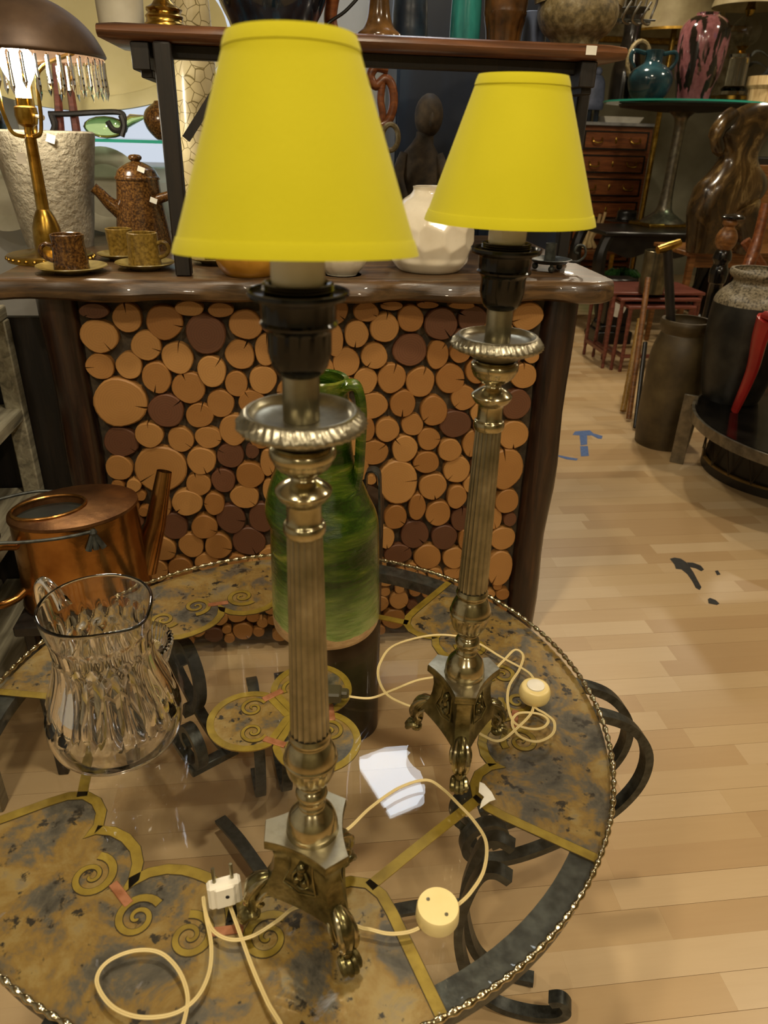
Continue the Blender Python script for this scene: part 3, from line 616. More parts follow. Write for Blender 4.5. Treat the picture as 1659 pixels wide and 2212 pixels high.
    obj('fluted_column', M().lathe([(.0178, .814), (.0180, .818), (.0142, 1.019), (.0140, 1.021)], c, 120, lambda i, a: 1-.07*abs(sin(a*10))**.6), MT['flute'], t, smooth=60)
    obj('capital', M().lathe(sm(CAP, 4), c, 48), MT['silver'], t)
    obj('knop', M().lathe(sm(BUL, 4), c, 72, lambda i, a: 1-(.045*abs(sin(a*14)) if 3 < i < 13 else 0)), MT['silver'], t)
    obj('drip_pan', M().lathe(sm(PAN, 4), c, 144, lambda i, a: 1-(.05*abs(sin(a*22+i*.16))**.7 if 8 < i < 27 else 0)), MT['silver_dull'], t, smooth=60)
    obj('candle_tube', M().lathe([(.0128, 1.116), (.0134, 1.1165), (.0132, 1.1500)], c, 32), MT['flute'], t)
    so = obj('socket', M().lathe(SOC, c, 72, lambda i, a: 1-(.02*(sin(a*18) > 0) if 9 < i < 12 else .012*(sin(a*15) > .3) if 3 < i < 7 else 0)), MT['bakelite'], t, smooth=30)
    obj('shade_ring', M().lathe(RNG, c, 64), MT['bakelite'], so, smooth=30)
    bl = obj('bulb', M().lathe(sm(BLB, 3), c, 32), pm('frosted_bulb', 'e2dcc6', rough=.12) if 'frosted_bulb' not in bpy.data.materials else bpy.data.materials['frosted_bulb'], t)
    r0, r1, z0, z1 = .0792*rs, .0386*rs, 1.232, 1.3505; th = .0014
    sh_ = obj('shade', tl(M().lathe([(r0, z0), (r1, z1), (r1-th, z1), (r0-th, z0)], c, 96, closed=True)), MT['shade'], t, smooth=50)
    def sr(z): return r0+(r1-r0)*(z-z0)/(z1-z0)
    obj('lining', tl(M().lathe([(r0-th-.0003, z0+.001), (r1-th-.0003, z1-.001)], c, 96)), MT['shade_in'], sh_)
    for za, zb in ((z0-.0006, z0+.0085), (z1-.0075, z1+.0006)):
        obj('hem', tl(M().lathe([(sr(za)-.0016, za), (sr(za)+.0006, za), (sr((za+zb)/2)+.0008, (za+zb)/2), (sr(zb)+.0005, zb), (sr(zb)-.0016, zb)], c, 96, closed=True)), MT['shade'], sh_)
    for k in range(3):
        a = a0+.7+k*2*pi/3; obj('shade_carrier', tl(M().tube([(c[0]+.0300*cos(a), c[1]+.0300*sin(a), 1.280), (c[0]+.040*cos(a), c[1]+.040*sin(a), 1.290), (c[0]+(sr(1.30)-.0025)*cos(a), c[1]+(sr(1.30)-.0025)*sin(a), 1.30)], .0011, 6)), MT['white_plastic'], sh_)
    return t
L1 = (.0033, .502); L2 = (.206, .7222)
lamp1 = table_lamp(L1, R(-62), 'silver candlestick lamp with yellow shade, white plug and cream screw-top switch beside it', .985, 4.7)
lamp2 = table_lamp(L2, R(-100), 'silver candlestick lamp with yellow shade, rounded cream foot switch and dark plug beside it', 1.01)
# flexes, switches, plugs
ZC = TZ+.0022; CRd = .0011
pA = [(700, 1795), (745, 1795), (800, 1745), (862, 1702), (920, 1685), (956, 1704), (990, 1737), (1025, 1775), (1050, 1820), (1045, 1880), (1015, 1930), (985, 1958)]
pB = [(905, 2005), (880, 2014), (840, 2017), (800, 2008), (770, 2000), (700, 1960), (640, 1960), (598, 1990), (545, 2022), (500, 2030), (462, 2012), (445, 1975), (439, 1938)]
pC = [(439, 1938), (446, 1985), (456, 2040), (452, 2100), (425, 2155), (375, 2190), (300, 2197), (240, 2172), (209, 2120), (232, 2078), (290, 2054), (345, 2058), (385, 2095), (405, 2150), (398, 2205), (380, 2260), (450, 2290), (560, 2280), (612, 2235), (578, 2165), (545, 2090), (516, 2010), (497, 1957)]
obj('flex', twin(smooth_path(pA, ZC), CRd), MT['cord'], lamp1); obj('flex', twin(smooth_path(pB+pC[1:], ZC), CRd), MT['cord'], lamp1)
def switch_round(px, lamp, r, h, dome):
    c = atz(*px, TZ)
    if not dome:
        prof = [(0, TZ), (r*.96, TZ), (r, TZ+h*.15), (r*.98, TZ+h*.85), (r*.93, TZ+h), (0, TZ+h)]; o = obj('flex_switch', M().lathe(prof, (c.x, c.y), 48), MT['cream_plastic'], lamp, smooth=35)
        for sx, sy in ((-.0095, .0085), (.0070, -.0105)):
            p = V((c.x+sx, c.y+sy, TZ+h)); obj('screw', M().lathe([(0, p.z-.001), (.0021, p.z-.001), (.0021, p.z+.0004), (0, p.z+.0005)], (p.x, p.y), 16).box((p.x, p.y, p.z+.0006), (.0036, .0006, .0006), .8), MT['flute'], o)
    else:
        prof = [(0, TZ), (r*.80, TZ), (r*.97, TZ+h*.22), (r, TZ+h*.5), (r*.93, TZ+h*.82), (r*.75, TZ+h*.98), (0, TZ+h)]; o = obj('flex_switch', M().lathe(sm(prof, 4), (c.x, c.y), 48), MT['cream_plastic'], lamp)
        obj('push_button', M().lathe([(r*.58, TZ+h*.9), (r*.56, TZ+h+.0018), (r*.48, TZ+h+.0028), (0, TZ+h+.003)], (c.x, c.y), 32), MT['white_plastic'], o)
switch_round((944, 1982), lamp1, .0235, .0200, False)
switch_round((1153, 1508), lamp2, .0235, .0240, True)
# white plug standing on its edge
pc = atz(487, 1955, TZ); mt = Matrix.Rotation(R(12), 3, 'Z') @ Matrix.Rotation(R(-12), 3, 'X')
pl = M().box((0, 0, 0), (.036, .0155, .030), bev=.003)
pl.box((0, -.0055, .000), (.022, .010, .026), bev=.002)
plug = M(); cen = pc+V((0, .004, .0175))
for mm in (pl,): plug.add([mt @ V(v)+cen for v in mm.v], mm.f)
po = obj('plug', plug, MT['white_plastic'], lamp1, smooth=25)
for s_ in (-1, 1): obj('pin', M().tube([mt @ V((s_*.0095, 0, .0145))+cen, mt @ V((s_*.0095, 0, .033))+cen], .0020, 10), MT['flute'], po)
hp = mt @ V((.002, -.0106, .001))+cen; obj('screw_hole', M().ball(hp, .0024, 10, (1, .4, 1)), MT['hole'], po)
pA = [(745, 1503), (800, 1508), (850, 1490), (900, 1470), (945, 1462), (1000, 1455), (1055, 1455), (1085, 1430), (1112, 1404), (1130, 1416), (1122, 1446), (1100, 1482), (1097, 1522), (1110, 1560), (1142, 1574), (1172, 1572), (1184, 1556), (1163, 1542), (1120, 1541), (1106, 1562), (1122, 1590), (1160, 1602), (1193, 1586), (1197, 1560), (1178, 1542), (1158, 1530), (1152, 1515)]
pB = [(1158, 1490), (1150, 1462), (1130, 1445), (1080, 1418), (1030, 1388), (980, 1373), (920, 1374), (850, 1395), (822, 1430), (817, 1462), (832, 1496), (860, 1515), (900, 1527), (960, 1520), (1000, 1500)]
pC = [(1000, 1560), (1042, 1588), (1080, 1600), (1120, 1570), (1148, 1540), (1153, 1515)]
for q in (pA, pB, pC): obj('flex', twin(smooth_path(q, ZC), CRd), MT['cord'], lamp2)
pc = atz(722, 1508, TZ); mt = Matrix.Rotation(R(-8), 3, 'Z')
po = obj('plug', M().box(pc+V((-.006, 0, .009)), (.034, .026, .018), mt, .003).box(pc+V((.015, -.001, .009)), (.014, .014, .013), mt, .003), MT['olive_plastic'], lamp2, smooth=25)
for s_ in (-1, 1): obj('pin', M().tube([pc+mt @ V((-.022, s_*.0095, .009)), pc+mt @ V((-.041, s_*.0095, .009))], .002, 8), MT['flute'], po)
# ================================================================== ON THE TABLE
ps = [(1036, 1690), (1046, 1694), (1062, 1712), (1070, 1728), (1058, 1732), (1050, 1738), (1036, 1748), (1040, 1732), (1046, 1722), (1034, 1712)]; P = [atz(a, b, TZ) for a, b in ps]
single('paper_scrap', M().prism([(q.x, q.y) for q in P], TZ+.0003, TZ+.0009), MT['paper'], 'torn white scrap of tape on the glass at the corner of the brass inlay', 'paper scrap', P[0], smooth=0)
# green jug
jb = V((.040, 1.036, TZ)); jr = pro((jb.x, jb.y), [(1352, 104), (1345, 111), (1325, 113), (1250, 114), (1180, 115), (1140, 115), (1120, 111), (1095, 100), (1063, 88), (1030, 76), (1000, 68), (950, 63), (900, 61), (865, 60), (845, 61), (832, 60)])
jr = [(r, z) for r, z in jr]; zmin = jr[0][1]; jr = [(r, TZ+.0003+(z-zmin)) for r, z in jr]; zt = jr[-1][1]
def jshear(z): q = max(0, min(1, (z-(TZ+.19))/.09)); return (-.004*q, 0)
JB = {}
def jmod(i, a):
    z = JPF[i][1]; q = 1+.012*sin(2*a+1)+.006*sin(5*a+i*.3); t_ = (z-zs130)/(zs900-zs130)
    if 0 < t_ < 1: q += .32*max(0, cos(a-pi+.25))**2*sin(pi*t_**.8)
    return q
zs130 = axz((jb.x, jb.y), 1125); zs900 = axz((jb.x, jb.y), 880)
jug = thing('green_jug', 'tall green glazed earthenware jug with bare clay foot on the glass table', 'jug', jb)
pr_ = sm(jr, 3); inn = [(max(r-.007, .01), z) for r, z in pr_[::-1] if z > TZ+.02]
JPF = [(0, TZ+.0003)]+pr_+[(pr_[-1][0]-.003, zt+.0025)]+inn+[(0, TZ+.02)]
obj('body', M().lathe(JPF, (jb.x, jb.y), 64, jmod, shear=jshear), MT['green_glaze'], jug)
rt = pr_[-1][0]; hx = jb.x-.004
hp = [(hx+rt-.010, jb.y-.012, zt-.014), (hx+rt-.002, jb.y-.022, zt-.004), (hx+rt+.010, jb.y-.028, zt-.008), (hx+rt+.016, jb.y-.03, zt-.040), (hx+rt+.015, jb.y-.028, zt-.095), (hx+rt+.013, jb.y-.024, zt-.140), (hx+rt+.008, jb.y-.018, zt-.170)]
hd = M()
for s_ in (-1, 0, 1): hd.tube(cr([V(p)+V((.002*abs(s_), s_*.008, 0)) for p in hp], 5), .0068, 8)
obj('handle', hd, MT['green_glaze'], jug)
# crystal pitcher
kb = V((-.258, .788, TZ)); kp = pro((kb.x, kb.y), [(1622, 100), (1612, 124), (1590, 136), (1565, 138), (1530, 131), (1495, 117), (1460, 106), (1430, 102), (1400, 106), (1370, 114), (1345, 119)])
kz = kp[0][1]; kp = [(r, TZ+.0003+(z-kz)*1.0) for r, z in kp]; ks = sm(kp, 4); zt = ks[-1][1]
pit = thing('glass_pitcher', 'clear cut glass pitcher with faceted waist on the glass table', 'pitcher', kb)
NP = len(ks)
def pmod(i, a):
    z = PF[i][1]; out = i <= NP+1
    m_ = 1
    if out:
        t_ = (z-TZ)/(zt-TZ)
        if .26 < t_ < .70: m_ -= .085*abs(cos(a*9))*sin(pi*((t_-.26)/.44)**.8)**.5
        elif .71 <= t_ < .82: m_ -= .045*abs(sin(a*9))
    t2 = (z-TZ)/(zt-TZ); sp = max(0, cos(a-R(-38)))**14
    if t2 > .8: m_ += sp*.16*((t2-.8)/.2)**1.5
    return m_
th = .0042
PF = [(0, TZ+.0003)]+ks+[(ks[-1][0]-.0004, zt+.0012), (ks[-1][0]-.0012, zt+.0019), (ks[-1][0]-.0021, zt+.0021), (ks[-1][0]-.0030, zt+.0019), (ks[-1][0]-.0038, zt+.0012)]+[(r-th, z) for r, z in ks[::-1] if z > TZ+.015]+[(ks[3][0]*.6, TZ+.011), (0, TZ+.010)]
obj('body', M().lathe(PF, (kb.x, kb.y), 144, pmod), MT['crystal'], pit, smooth=28)
ha = R(142); e = V((cos(ha), sin(ha), 0)); g = lambda r, z: V((kb.x, kb.y, 0))+e*r+V((0, 0, z))
rt = ks[-1][0]; ztm = zt
obj('handle', M().tube(cr([g(rt-.004, ztm-.030), g(rt+.012, ztm-.010), g(rt+.030, ztm-.002), g(rt+.045, ztm-.020), g(rt+.044, ztm-.055), g(rt+.026, ztm-.088), g(rt-.004, ztm-.105)], 6), [.011, .0105, .010, .0095, .009, .0085, .008, .0078, .0075, .0072, .007]+[.0068]*26, 12), MT['crystal'], pit)
# cut-glass ashtray
ab = atz(297, 1428, TZ)
ap = [(0, TZ+.0003), (.040, TZ+.0003), (.050, TZ+.003), (.060, TZ+.036), (.0575, TZ+.039), (.050, TZ+.036), (.043, TZ+.014), (0, TZ+.012)]
single('glass_ashtray', M().lathe(ap, (ab.x, ab.y), 160, lambda i, a: 1-(.045*abs(sin(a*20)) if i in (2, 3, 4) else 0)), MT['crystal'], 'round clear glass ashtray with ribbed sides beside the pitcher', 'ashtray', ab, smooth=25)
# ================================================================== BEHIND THE TABLE, ON THE FLOOR
def vessel(name, label, cat, base, rows, mat, wall=.005, n=40, mod=None, group=None, solid=False, parent_parts=False, k=3, deep=.02, z0=None):
    P = pro((base[0], base[1]), rows); z0 = base[2] if z0 is None else z0; P[0] = (P[0][0], z0+.0003); P = [(r, max(z, z0+.0003)) for r, z in P]
    S = [(r, max(z, z0+.0003)) for r, z in sm(P, k)]; pf = [(0, z0+.0003)]+S
    if solid: pf += [(0, S[-1][1])]
    else: pf += [(S[-1][0]-wall*.5, S[-1][1]+wall*.3)]+[(max(r-wall, .002), z) for r, z in S[::-1] if z > z0+deep]+[(0, z0+deep)]
    m_ = M().lathe(pf, (base[0], base[1]), n, mod)
    if parent_parts:
        t = thing(name, label, cat, base, group); return t, obj('body', m_, mat, t), S
    return single(name, m_, mat, label, cat, base, group), S
# crate shelf at the left
lsx = -.645
ls = thing('crate_shelf', 'weathered grey wooden crate shelf left of the log bar', 'shelf', (-.85, 1.45, 0))
for z, th_ in ((.925, .030), (.69, .030), (.47, .028), (.20, .028)):
    for j in range(2): obj('shelf_board', M().box((lsx-.075-.155*j, 1.46, z), (.145, .60, th_), bev=.003), MT['grey_wood'], ls)
for y_ in (1.178, 1.742): obj('side_post', M().box((lsx-.02, y_, .455), (.04, .035, .91), bev=.003), MT['grey_wood'], ls)
obj('back_board', M().box((lsx-.325, 1.46, .455), (.02, .60, .91)), MT['dark_wood'], ls)
obj('gap_dark_board', M().box((lsx-.105, 1.775, .455), (.45, .02, .91)), MT['dark_wood'], ls)  # dark board, widened to darken the gap beside the log post
bp = V((lsx-.13, 1.46, .705))
single('stoneware_bottle', M().lathe(sm([(0, .7055), (.045, .7055), (.048, .72), (.046, .79), (.03, .815), (.028, .85), (.032, .87), (.02, .872)], 4), (bp.x, bp.y), 28), MT['plaster'], 'dusty pale stoneware bottle inside the crate shelf', 'bottle', bp)
# copper watering can on a low crate
wc = V((-.445, 1.345, .30))
wc.z = .43
cb = thing('low_bench', 'narrow dark wooden bench under the copper watering can', 'bench', (wc.x, wc.y, 0))
obj('top_board', M().box((wc.x-.027, wc.y+.01, .418), (.184, .26, .0235), bev=.003), MT['dark_wood'], cb)
for sx in (-1, 1):
    for sy in (-1, 1): obj('leg', M().box((wc.x-.027+sx*.076, wc.y+.02+sy*.10, .203), (.022, .022, .405), bev=.002), MT['dark_wood'], cb)
can = thing('watering_can', 'dented copper watering can with oval top opening and wooden carrying grip', 'watering can', wc)
czt = axz((wc.x, wc.y), 1098); rc = .122
can_rot = R(24)
def oval(r, z, sy=.78): return [(wc.x+r*cos(a)*cos(can_rot)-r*sy*sin(a)*sin(can_rot), wc.y+r*cos(a)*sin(can_rot)+r*sy*sin(a)*cos(can_rot), z) for a in [2*pi*k/48 for k in range(48)]]
obj('body', M().loft([oval(rc*1.03, wc.z+.0005), oval(rc*1.05, wc.z+.006), oval(rc*1.03, wc.z+.015), oval(rc, (wc.z+czt)/2), oval(rc*.985, czt-.012), oval(rc*.985, czt-.002)]), MT['copper'], can, smooth=50)
U_ = V((cos(can_rot), sin(can_rot), 0)); V_ = V((-sin(can_rot), cos(can_rot), 0)); cg = lambda u, v, z: V((wc.x, wc.y, 0))+U_*u+V_*v+V((0, 0, z))
oc = (-.045, 0); op = lambda r, z, q=.62: [cg(oc[0]+r*cos(a), oc[1]+r*q*1.15*sin(a), z) for a in [2*pi*k/48 for k in range(48)]]
top = M(); OA = [V(p) for p in oval(rc*1.01, czt)]; OB = [V(p) for p in oval(rc*1.0, czt+.006)]; OI = [V((p.x, p.y, czt+.012)) for p in op(.068, 0)]; OR = [V((p.x, p.y, czt-.004)) for p in op(.064, 0)]
top.loft([OA, OB, OI, OR], cap=False)
tp_ = obj('top_plate', top, pm('dull_copper', [(.35, '62422a'), (.55, '86603c'), (.75, 'a8794c')], 14, .38, .9, .25, 16, bd=.008), can, smooth=50)
obj('opening_rim', M().tube([cg(oc[0]+.068*cos(a), oc[1]+.0485*sin(a), czt+.013) for a in [2*pi*k/48 for k in range(48)]], .0035, 8, closed=True), MT['copper'], tp_)
obj('inside', M().add([(p.x, p.y, czt-.0015) for p in OR]+[(wc.x, wc.y, czt-.0015)], []).add([V((p.x, p.y, czt-.0012)) for p in OR], [tuple(range(48))]), MT['dark_hollow'], can, smooth=0)  # flat dark cap standing in for the shaded hollow
s0 = cg(rc-.012, -.01, czt-.17); tip = aty(355, 1018, 1.43)
obj('spout', M().tube([s0, s0.lerp(tip, .5)+V((.004, 0, -.006)), tip], [.030, .0215, .0155], 20, cap=False).tube([tip, s0.lerp(tip, .9)], [.0145, .0140], 20, cap=False), MT['copper'], can)
hq = [cg(-rc+.005, -.02, czt-.045), cg(-rc-.03, -.03, czt-.035), cg(-rc-.065, -.04, czt-.06), cg(-rc-.075, -.045, czt-.105), cg(-rc-.055, -.04, czt-.15), cg(-rc-.02, -.03, czt-.155), cg(-rc+.005, -.02, czt-.145)]
obj('side_handle', M().tube(cr(hq, 6), .0085, 10), MT['copper'], can)
ears = []
for s_ in (-1, 1):
    e0 = cg(.015, s_*rc*.78, czt-.012); er = M()
    for q in (-.4, 0, .4): er.tube([e0, e0+V_*s_*.003+U_*q*.035+V((0, 0, -.035))], [.004, .0065], 6)
    er.ball(e0, .008, 8); obj('bail_ear', er, MT['iron'], can); ears.append(e0)
gr = aty(12, 1130, 1.235)
bl_ = [ears[0]+V((0, 0, .002)), cg(-.05, -rc*.86, czt-.004), cg(-.13, -rc*.75, czt+.002), cg(-.150, -.07, czt+.006), cg(-.150, .07, czt+.010), cg(-.13, rc*.75, czt+.008), cg(-.05, rc*.86, czt+.004), ears[1]]
obj('bail', M().tube(cr(bl_, 6), .0032, 8), MT['iron'], can)
obj('grip', M().tube([cg(-.150, -.062, czt+.006), cg(-.151, -.03, czt+.008), cg(-.151, .03, czt+.009), cg(-.150, .062, czt+.010)], [.013, .0115, .0115, .013], 14), MT['dark_wood'], can)
# dark tin can with strap handle behind the jug
db = V((aty(764, 1075, 1.36).x, 1.36, .18)); dtp = axz((db.x, db.y), 1070)
dk = thing('tin_canister', 'dark brown metal canister with strap handle behind the green jug', 'canister', (db.x, db.y, 0))
obj('body', M().lathe([(0, .0005), (.062, .0005), (.064, .004), (.064, dtp-.006), (.060, dtp), (.03, dtp+.002), (0, dtp+.003)], (db.x, db.y), 36), pm('dark_tin', [(.4, '2a2018'), (.7, '43362a')], 14, .45, .5), dk)
hq = [aty(822, 1160, 1.30), aty(821, 1060, 1.30), aty(818, 1022, 1.305), aty(802, 1014, 1.32), aty(792, 1022, 1.34), aty(790, 1058, 1.36)]
obj('strap_handle', M().strip(cr(hq, 5), .026, .004, (.25, 1, 0)), MT['iron'], dk)
# ================================================================== ON THE COUNTER, LEFT
def on_counter(px, py): p = atz(px, py, CT); return V((p.x, p.y, CT))
# brass lamp with glass fringe
b0 = on_counter(112, 578); b0 = on_counter(112, 562)
bl = thing('fringe_lamp', 'brass table lamp with domed bronze shade and hanging glass prism fringe, lit', 'lamp', b0)
P = pro((b0.x, b0.y), [(562, 87), (548, 87), (546, 82), (543, 40), (537, 30), (515, 30), (490, 28), (470, 22), (458, 17), (452, 13), (300, 12), (296, 14), (290, 10), (275, 10), (268, 20), (250, 24), (232, 23), (228, 17), (212, 17)])
P = [(r, max(z, CT+.0005)) for r, z in P]; P[0] = (P[0][0], CT+.0005)
obj('base', M().lathe([(0, CT+.0005)]+P[:3], (b0.x, b0.y), 48), MT['brass'], bl, smooth=30)
bd = M()
for k in range(30):
    a = 2*pi*k/30; bd.ball((b0.x+P[1][0]*cos(a), b0.y+P[1][0]*sin(a), max(CT+.0046, (P[0][1]+P[1][1])/2+.001)), .0052, 8, (1, 1, .8))
obj('base_beading', bd, MT['brass'], bl)['kind'] = 'stuff'
obj('stem', M().lathe(P[2:13], (b0.x, b0.y), 36), MT['brass'], bl, smooth=30)
obj('socket', M().lathe(P[12:], (b0.x, b0.y), 32), MT['brass'], bl, smooth=30)
sp = V((b0.x, b0.y, axz((b0.x, b0.y), 250))); obj('switch_key', M().tube([sp+V((.02, -.008, 0)), sp+V((.038, -.016, -.003))], [.003, .0055], 8), MT['white_plastic'], bl)
zr = axz((b0.x, b0.y), 118); rs_ = .176; zd = axz((b0.x, b0.y), 20)
for s_ in (0, 2.1, 4.2):
    e = V((cos(s_-.6), sin(s_-.6), 0)); q = V((b0.x, b0.y, 0))
    obj('harp_arm', M().tube(cr([q+e*.008+V((0, 0, P[11][1])), q+e*.034+V((0, 0, P[11][1]+.008)), q+e*.045+V((0, 0, P[14][1]+.02)), q+e*.060+V((0, 0, zr-.03)), q+e*(rs_-.01)+V((0, 0, zr))], 5), .0042, 8), MT['brass'], bl)
dome = [(rs_, zr), (rs_*1.01, zr+.004), (rs_*.97, zr+.02), (rs_*.88, zr+.045), (rs_*.72, zr+.072), (rs_*.5, zr+.094), (rs_*.25, zr+.106), (.02, zr+.110)]
ds = sm(dome, 4); sd = obj('dome_shade', M().lathe(ds+[(r-.003, z-.002) for r, z in ds[::-1]], (b0.x, b0.y), 56), MT['lamp_metal_shade'], bl)
obj('finial', M().lathe(sm([(.02, zr+.108), (.012, zr+.116), (.014, zr+.126), (0, zr+.134)], 3), (b0.x, b0.y), 16), MT['brass'], sd)
pmesh = None
for k in range(46):
    a = 2*pi*k/46; x, y_ = b0.x+(rs_-.006)*cos(a), b0.y+(rs_-.006)*sin(a); h_ = .068 if k % 2 else .078
    if pmesh is None: pmesh = {}
    if h_ not in pmesh:
        mm = M().lathe([(0, 0), (.0042, -.006), (.0038, -.03), (.0052, -h_*.8), (0, -h_)], (0, 0), 6); me = bpy.data.meshes.new('prism'); me.from_pydata(mm.v, [], mm.f); me.materials.append(MT['crystal']); pmesh[h_] = me
    o = bpy.data.objects.new('prism', pmesh[h_]); COL.objects.link(o); o.parent = bl; o.location = V((x, y_, zr-.001))-b0
blz = zr-.022
obj('bulb', M().lathe(sm([(.014, P[-1][1]), (.016, P[-1][1]+.02), (.03, blz-.01), (.034, blz+.012), (.025, blz+.032), (0, blz+.04)], 3), (b0.x, b0.y), 24), emit('lit_bulb', (1, .90, .70), 190), bl)
tg = aty(46, 342, b0.y-.022); obj('price_tag', M().box(tg, (.019, .001, .022)).tube([tg+V((0, 0, .011)), V((b0.x-.004, b0.y-.012, axz((b0.x, b0.y), 292)))], .0006, 5), MT['paper'], bl, label='white paper price tag on a thread')
# grey textured vase, cream platter, easel
gb = V((-.60, 2.09, CT)); gv, S = vessel('stoneware_vase', 'large grey conical vase with wormy textured surface behind the brass lamp', 'vase', gb, [(565, 62), (555, 66), (480, 76), (400, 88), (330, 100), (295, 106), (285, 107)], MT['grey_stone'], .012, 56)
tg = aty(108, 295, gb.y-.112)
single('price_tag', M().box((tg.x, tg.y-.001, tg.z-.004), (.022, .001, .018), Matrix.Rotation(.3, 3, 'Y')), MT['paper'], 'white price sticker on the rim of the grey textured vase', 'price tag', tg)
wt = thing('side_cabinet', 'white painted cabinet behind the bar holding plates and the platter', 'cabinet', (-.55, 2.72, 0))
obj('carcass', M().box((-.55, 2.72, .60), (1.1, .42, 1.196), bev=.004), MT['wall_white'], wt)
for s_ in (-1, 1): obj('door', M().box((-.55+s_*.27, 2.503, .60), (.53, .018, 1.12), bev=.003), MT['wall_white'], wt)
CZ = 1.2
GS = axz((-.35, 2.3), 303)
gsh = thing('glass_wall_shelf', 'green edged glass shelf on the white wall behind the coffee pot', 'shelf', (-.55, 2.62, GS-.008))
obj('pane', M().box((-.42, 2.42, GS-.004), (1.0, .30, .0078)), MT['green_glass_shelf'], gsh, smooth=0)
obj('front_edge', M().box((-.42, 2.2685, GS-.004), (1.0, .003, .0078)), MT['green_edge'], gsh, smooth=0)
for x in (-.8, -.05): obj('bracket', M().tube([(x, 2.57, GS-.008), (x, 2.57, CZ)], .007, 8).box((x, 2.43, GS-.011), (.012, .28, .005)), MT['steel'], gsh)
# platter leaning on an easel on the glass shelf
PYY = 2.52; pcn = aty(165, 60, PYY); t = thing('cream_platter', 'huge cream oval platter leaning upright on the glass shelf', 'platter', (pcn.x, PYY, GS))
pl_ = M(); lean = Matrix.Rotation(R(-12), 3, 'X'); rz = (pcn.z-aty(190, 243, PYY).z)/cos(R(12)); rxx = .42
rg = []
for f_, d_ in ((0.0, .045), (.66, .042), (.76, .034), (.80, .010), (.815, .004), (1.0, -.016), (1.0, -.006), (.82, .016), (.76, .046), (0.0, .054)):
    rg.append([V((pcn.x, PYY, pcn.z))+lean @ V((max(f_, .01)*rxx*cos(a), d_, max(f_, .01)*rz*sin(a))) for a in [2*pi*k/72 for k in range(72)]])
obj('dish', pl_.loft(rg), MT['cream'], t, smooth=35)
es = thing('plate_easel', 'carved red brown wooden easel in front of the cream platter', 'easel', (pcn.x, 2.33, GS))
e1 = aty(150, 300, 2.33); zz = GS
for s_ in (-1, 1): obj('upright', M().tube([V((e1.x+s_*.022, 2.33, zz)), aty(122+s_*9, 60, 2.395)], [.012, .009], 6), MT['red_wood'], es)
obj('cross_bar', M().tube(cr([aty(105, 246, 2.315), aty(150, 246, 2.315), aty(205, 243, 2.315), aty(258, 243, 2.315), aty(268, 258, 2.31), aty(262, 280, 2.31), aty(245, 280, 2.31), aty(232, 262, 2.31)], 6), .0075, 8), MT['dark_wood'], es)
for px in (112, 262): q = aty(px, 250, 2.31); obj('scroll_foot', M().tube(cr([q, aty(px+6, 272, 2.305), V((aty(px, 290, 2.30).x, 2.30, GS+.007))], 4), [.009]*4+[.008]*5, 8), MT['dark_wood'], es)
q = aty(225, 300, 2.36)
single('glass_fish', M().ball((q.x, 2.40, GS+.028), .028, 16, (2.2, .8, 1)).tube([(q.x+.05, 2.40, GS+.035), (q.x+.075, 2.40, GS+.05), (q.x+.115, 2.40, GS+.058)], [.012, .014, .003], 10), MT['dusty_green'], 'green yellow glass fish ornament on the glass shelf', 'ornament', (q.x, 2.40, GS))
q = aty(358, 303, 2.36); vessel('round_vase', 'small round brown and black glazed vase on the glass shelf', 'vase', V((q.x, 2.36, GS)), [(303, 16), (298, 22), (280, 36), (258, 42), (238, 36), (224, 20), (219, 17)], MT['tenmoku'], .004)
q = aty(8, 303, 2.42); vessel('dark_round_vase', 'dark glazed round vase behind the fringe lamp', 'vase', V((q.x-.05, 2.42, GS)), [(303, 24), (290, 40), (265, 52), (240, 44), (226, 24), (220, 20)], MT['black_glaze'], .004)
# plates leaning on the cabinet
for nm, px, lb, r_ in ((225, 430, 'round grey plate standing behind the coffee pot', .114), (10, 480, 'large pale plate standing behind the grey vase', .113)):
    q = aty(nm, px, 2.33); c_ = V((q.x, 2.36, CT+r_*cos(R(8))+.004)); ln = Matrix.Rotation(R(-8), 3, 'X'); rg = []
    for f_, d_ in ((.02, .010), (.62, .010), (.70, .002), (1, -.006), (1, -.001), (.70, .008), (.62, .016), (.02, .016)): rg.append([c_+ln @ V((f_*r_*cos(a), d_, f_*r_*sin(a))) for a in [2*pi*k/48 for k in range(48)]])
    single('dinner_plate', M().loft(rg), MT['plaster'], lb, 'plate', c_-V((0, 0, r_)))
# coffee pot
cpb = V((on_counter(318, 560).x-.035, 2.06, CT)); cpx = lambda r: r
t, bo, S = vessel('coffee_pot', 'tall speckled brown stoneware coffee pot with domed lid on the bar', 'coffee pot', cpb, [(562, 58), (550, 60), (500, 56), (450, 50), (410, 46), (392, 45), (386, 45)], MT['tenmoku'], .004, 44, parent_parts=True)
lz = S[-1][1]; d_ = (V((cpb.x, cpb.y, lz))-CAM).dot(FW)/F
LD = pro((cpb.x, cpb.y), [(387, 47), (382, 47), (378, 44), (365, 38), (356, 26), (350, 14), (348, 9), (344, 13), (338, 14), (334, 9)])
lid = obj('lid', M().lathe(sm(LD, 3)+[(0, LD[-1][1]+.001)], (cpb.x, cpb.y), 40), MT['tenmoku'], t)
zs = lambda py: axz((cpb.x, cpb.y), py)
obj('spout', M().tube(cr([(cpb.x-.035, cpb.y-.012, zs(462)), (cpb.x-.068, cpb.y-.022, zs(440)), (cpb.x-.088, cpb.y-.028, zs(418)), (cpb.x-.102, cpb.y-.032, zs(405))], 4), [.026, .024, .021, .018, .0165, .015, .014, .0135, .013, .0125, .0125, .0125, .013], 14), MT['tenmoku'], t)
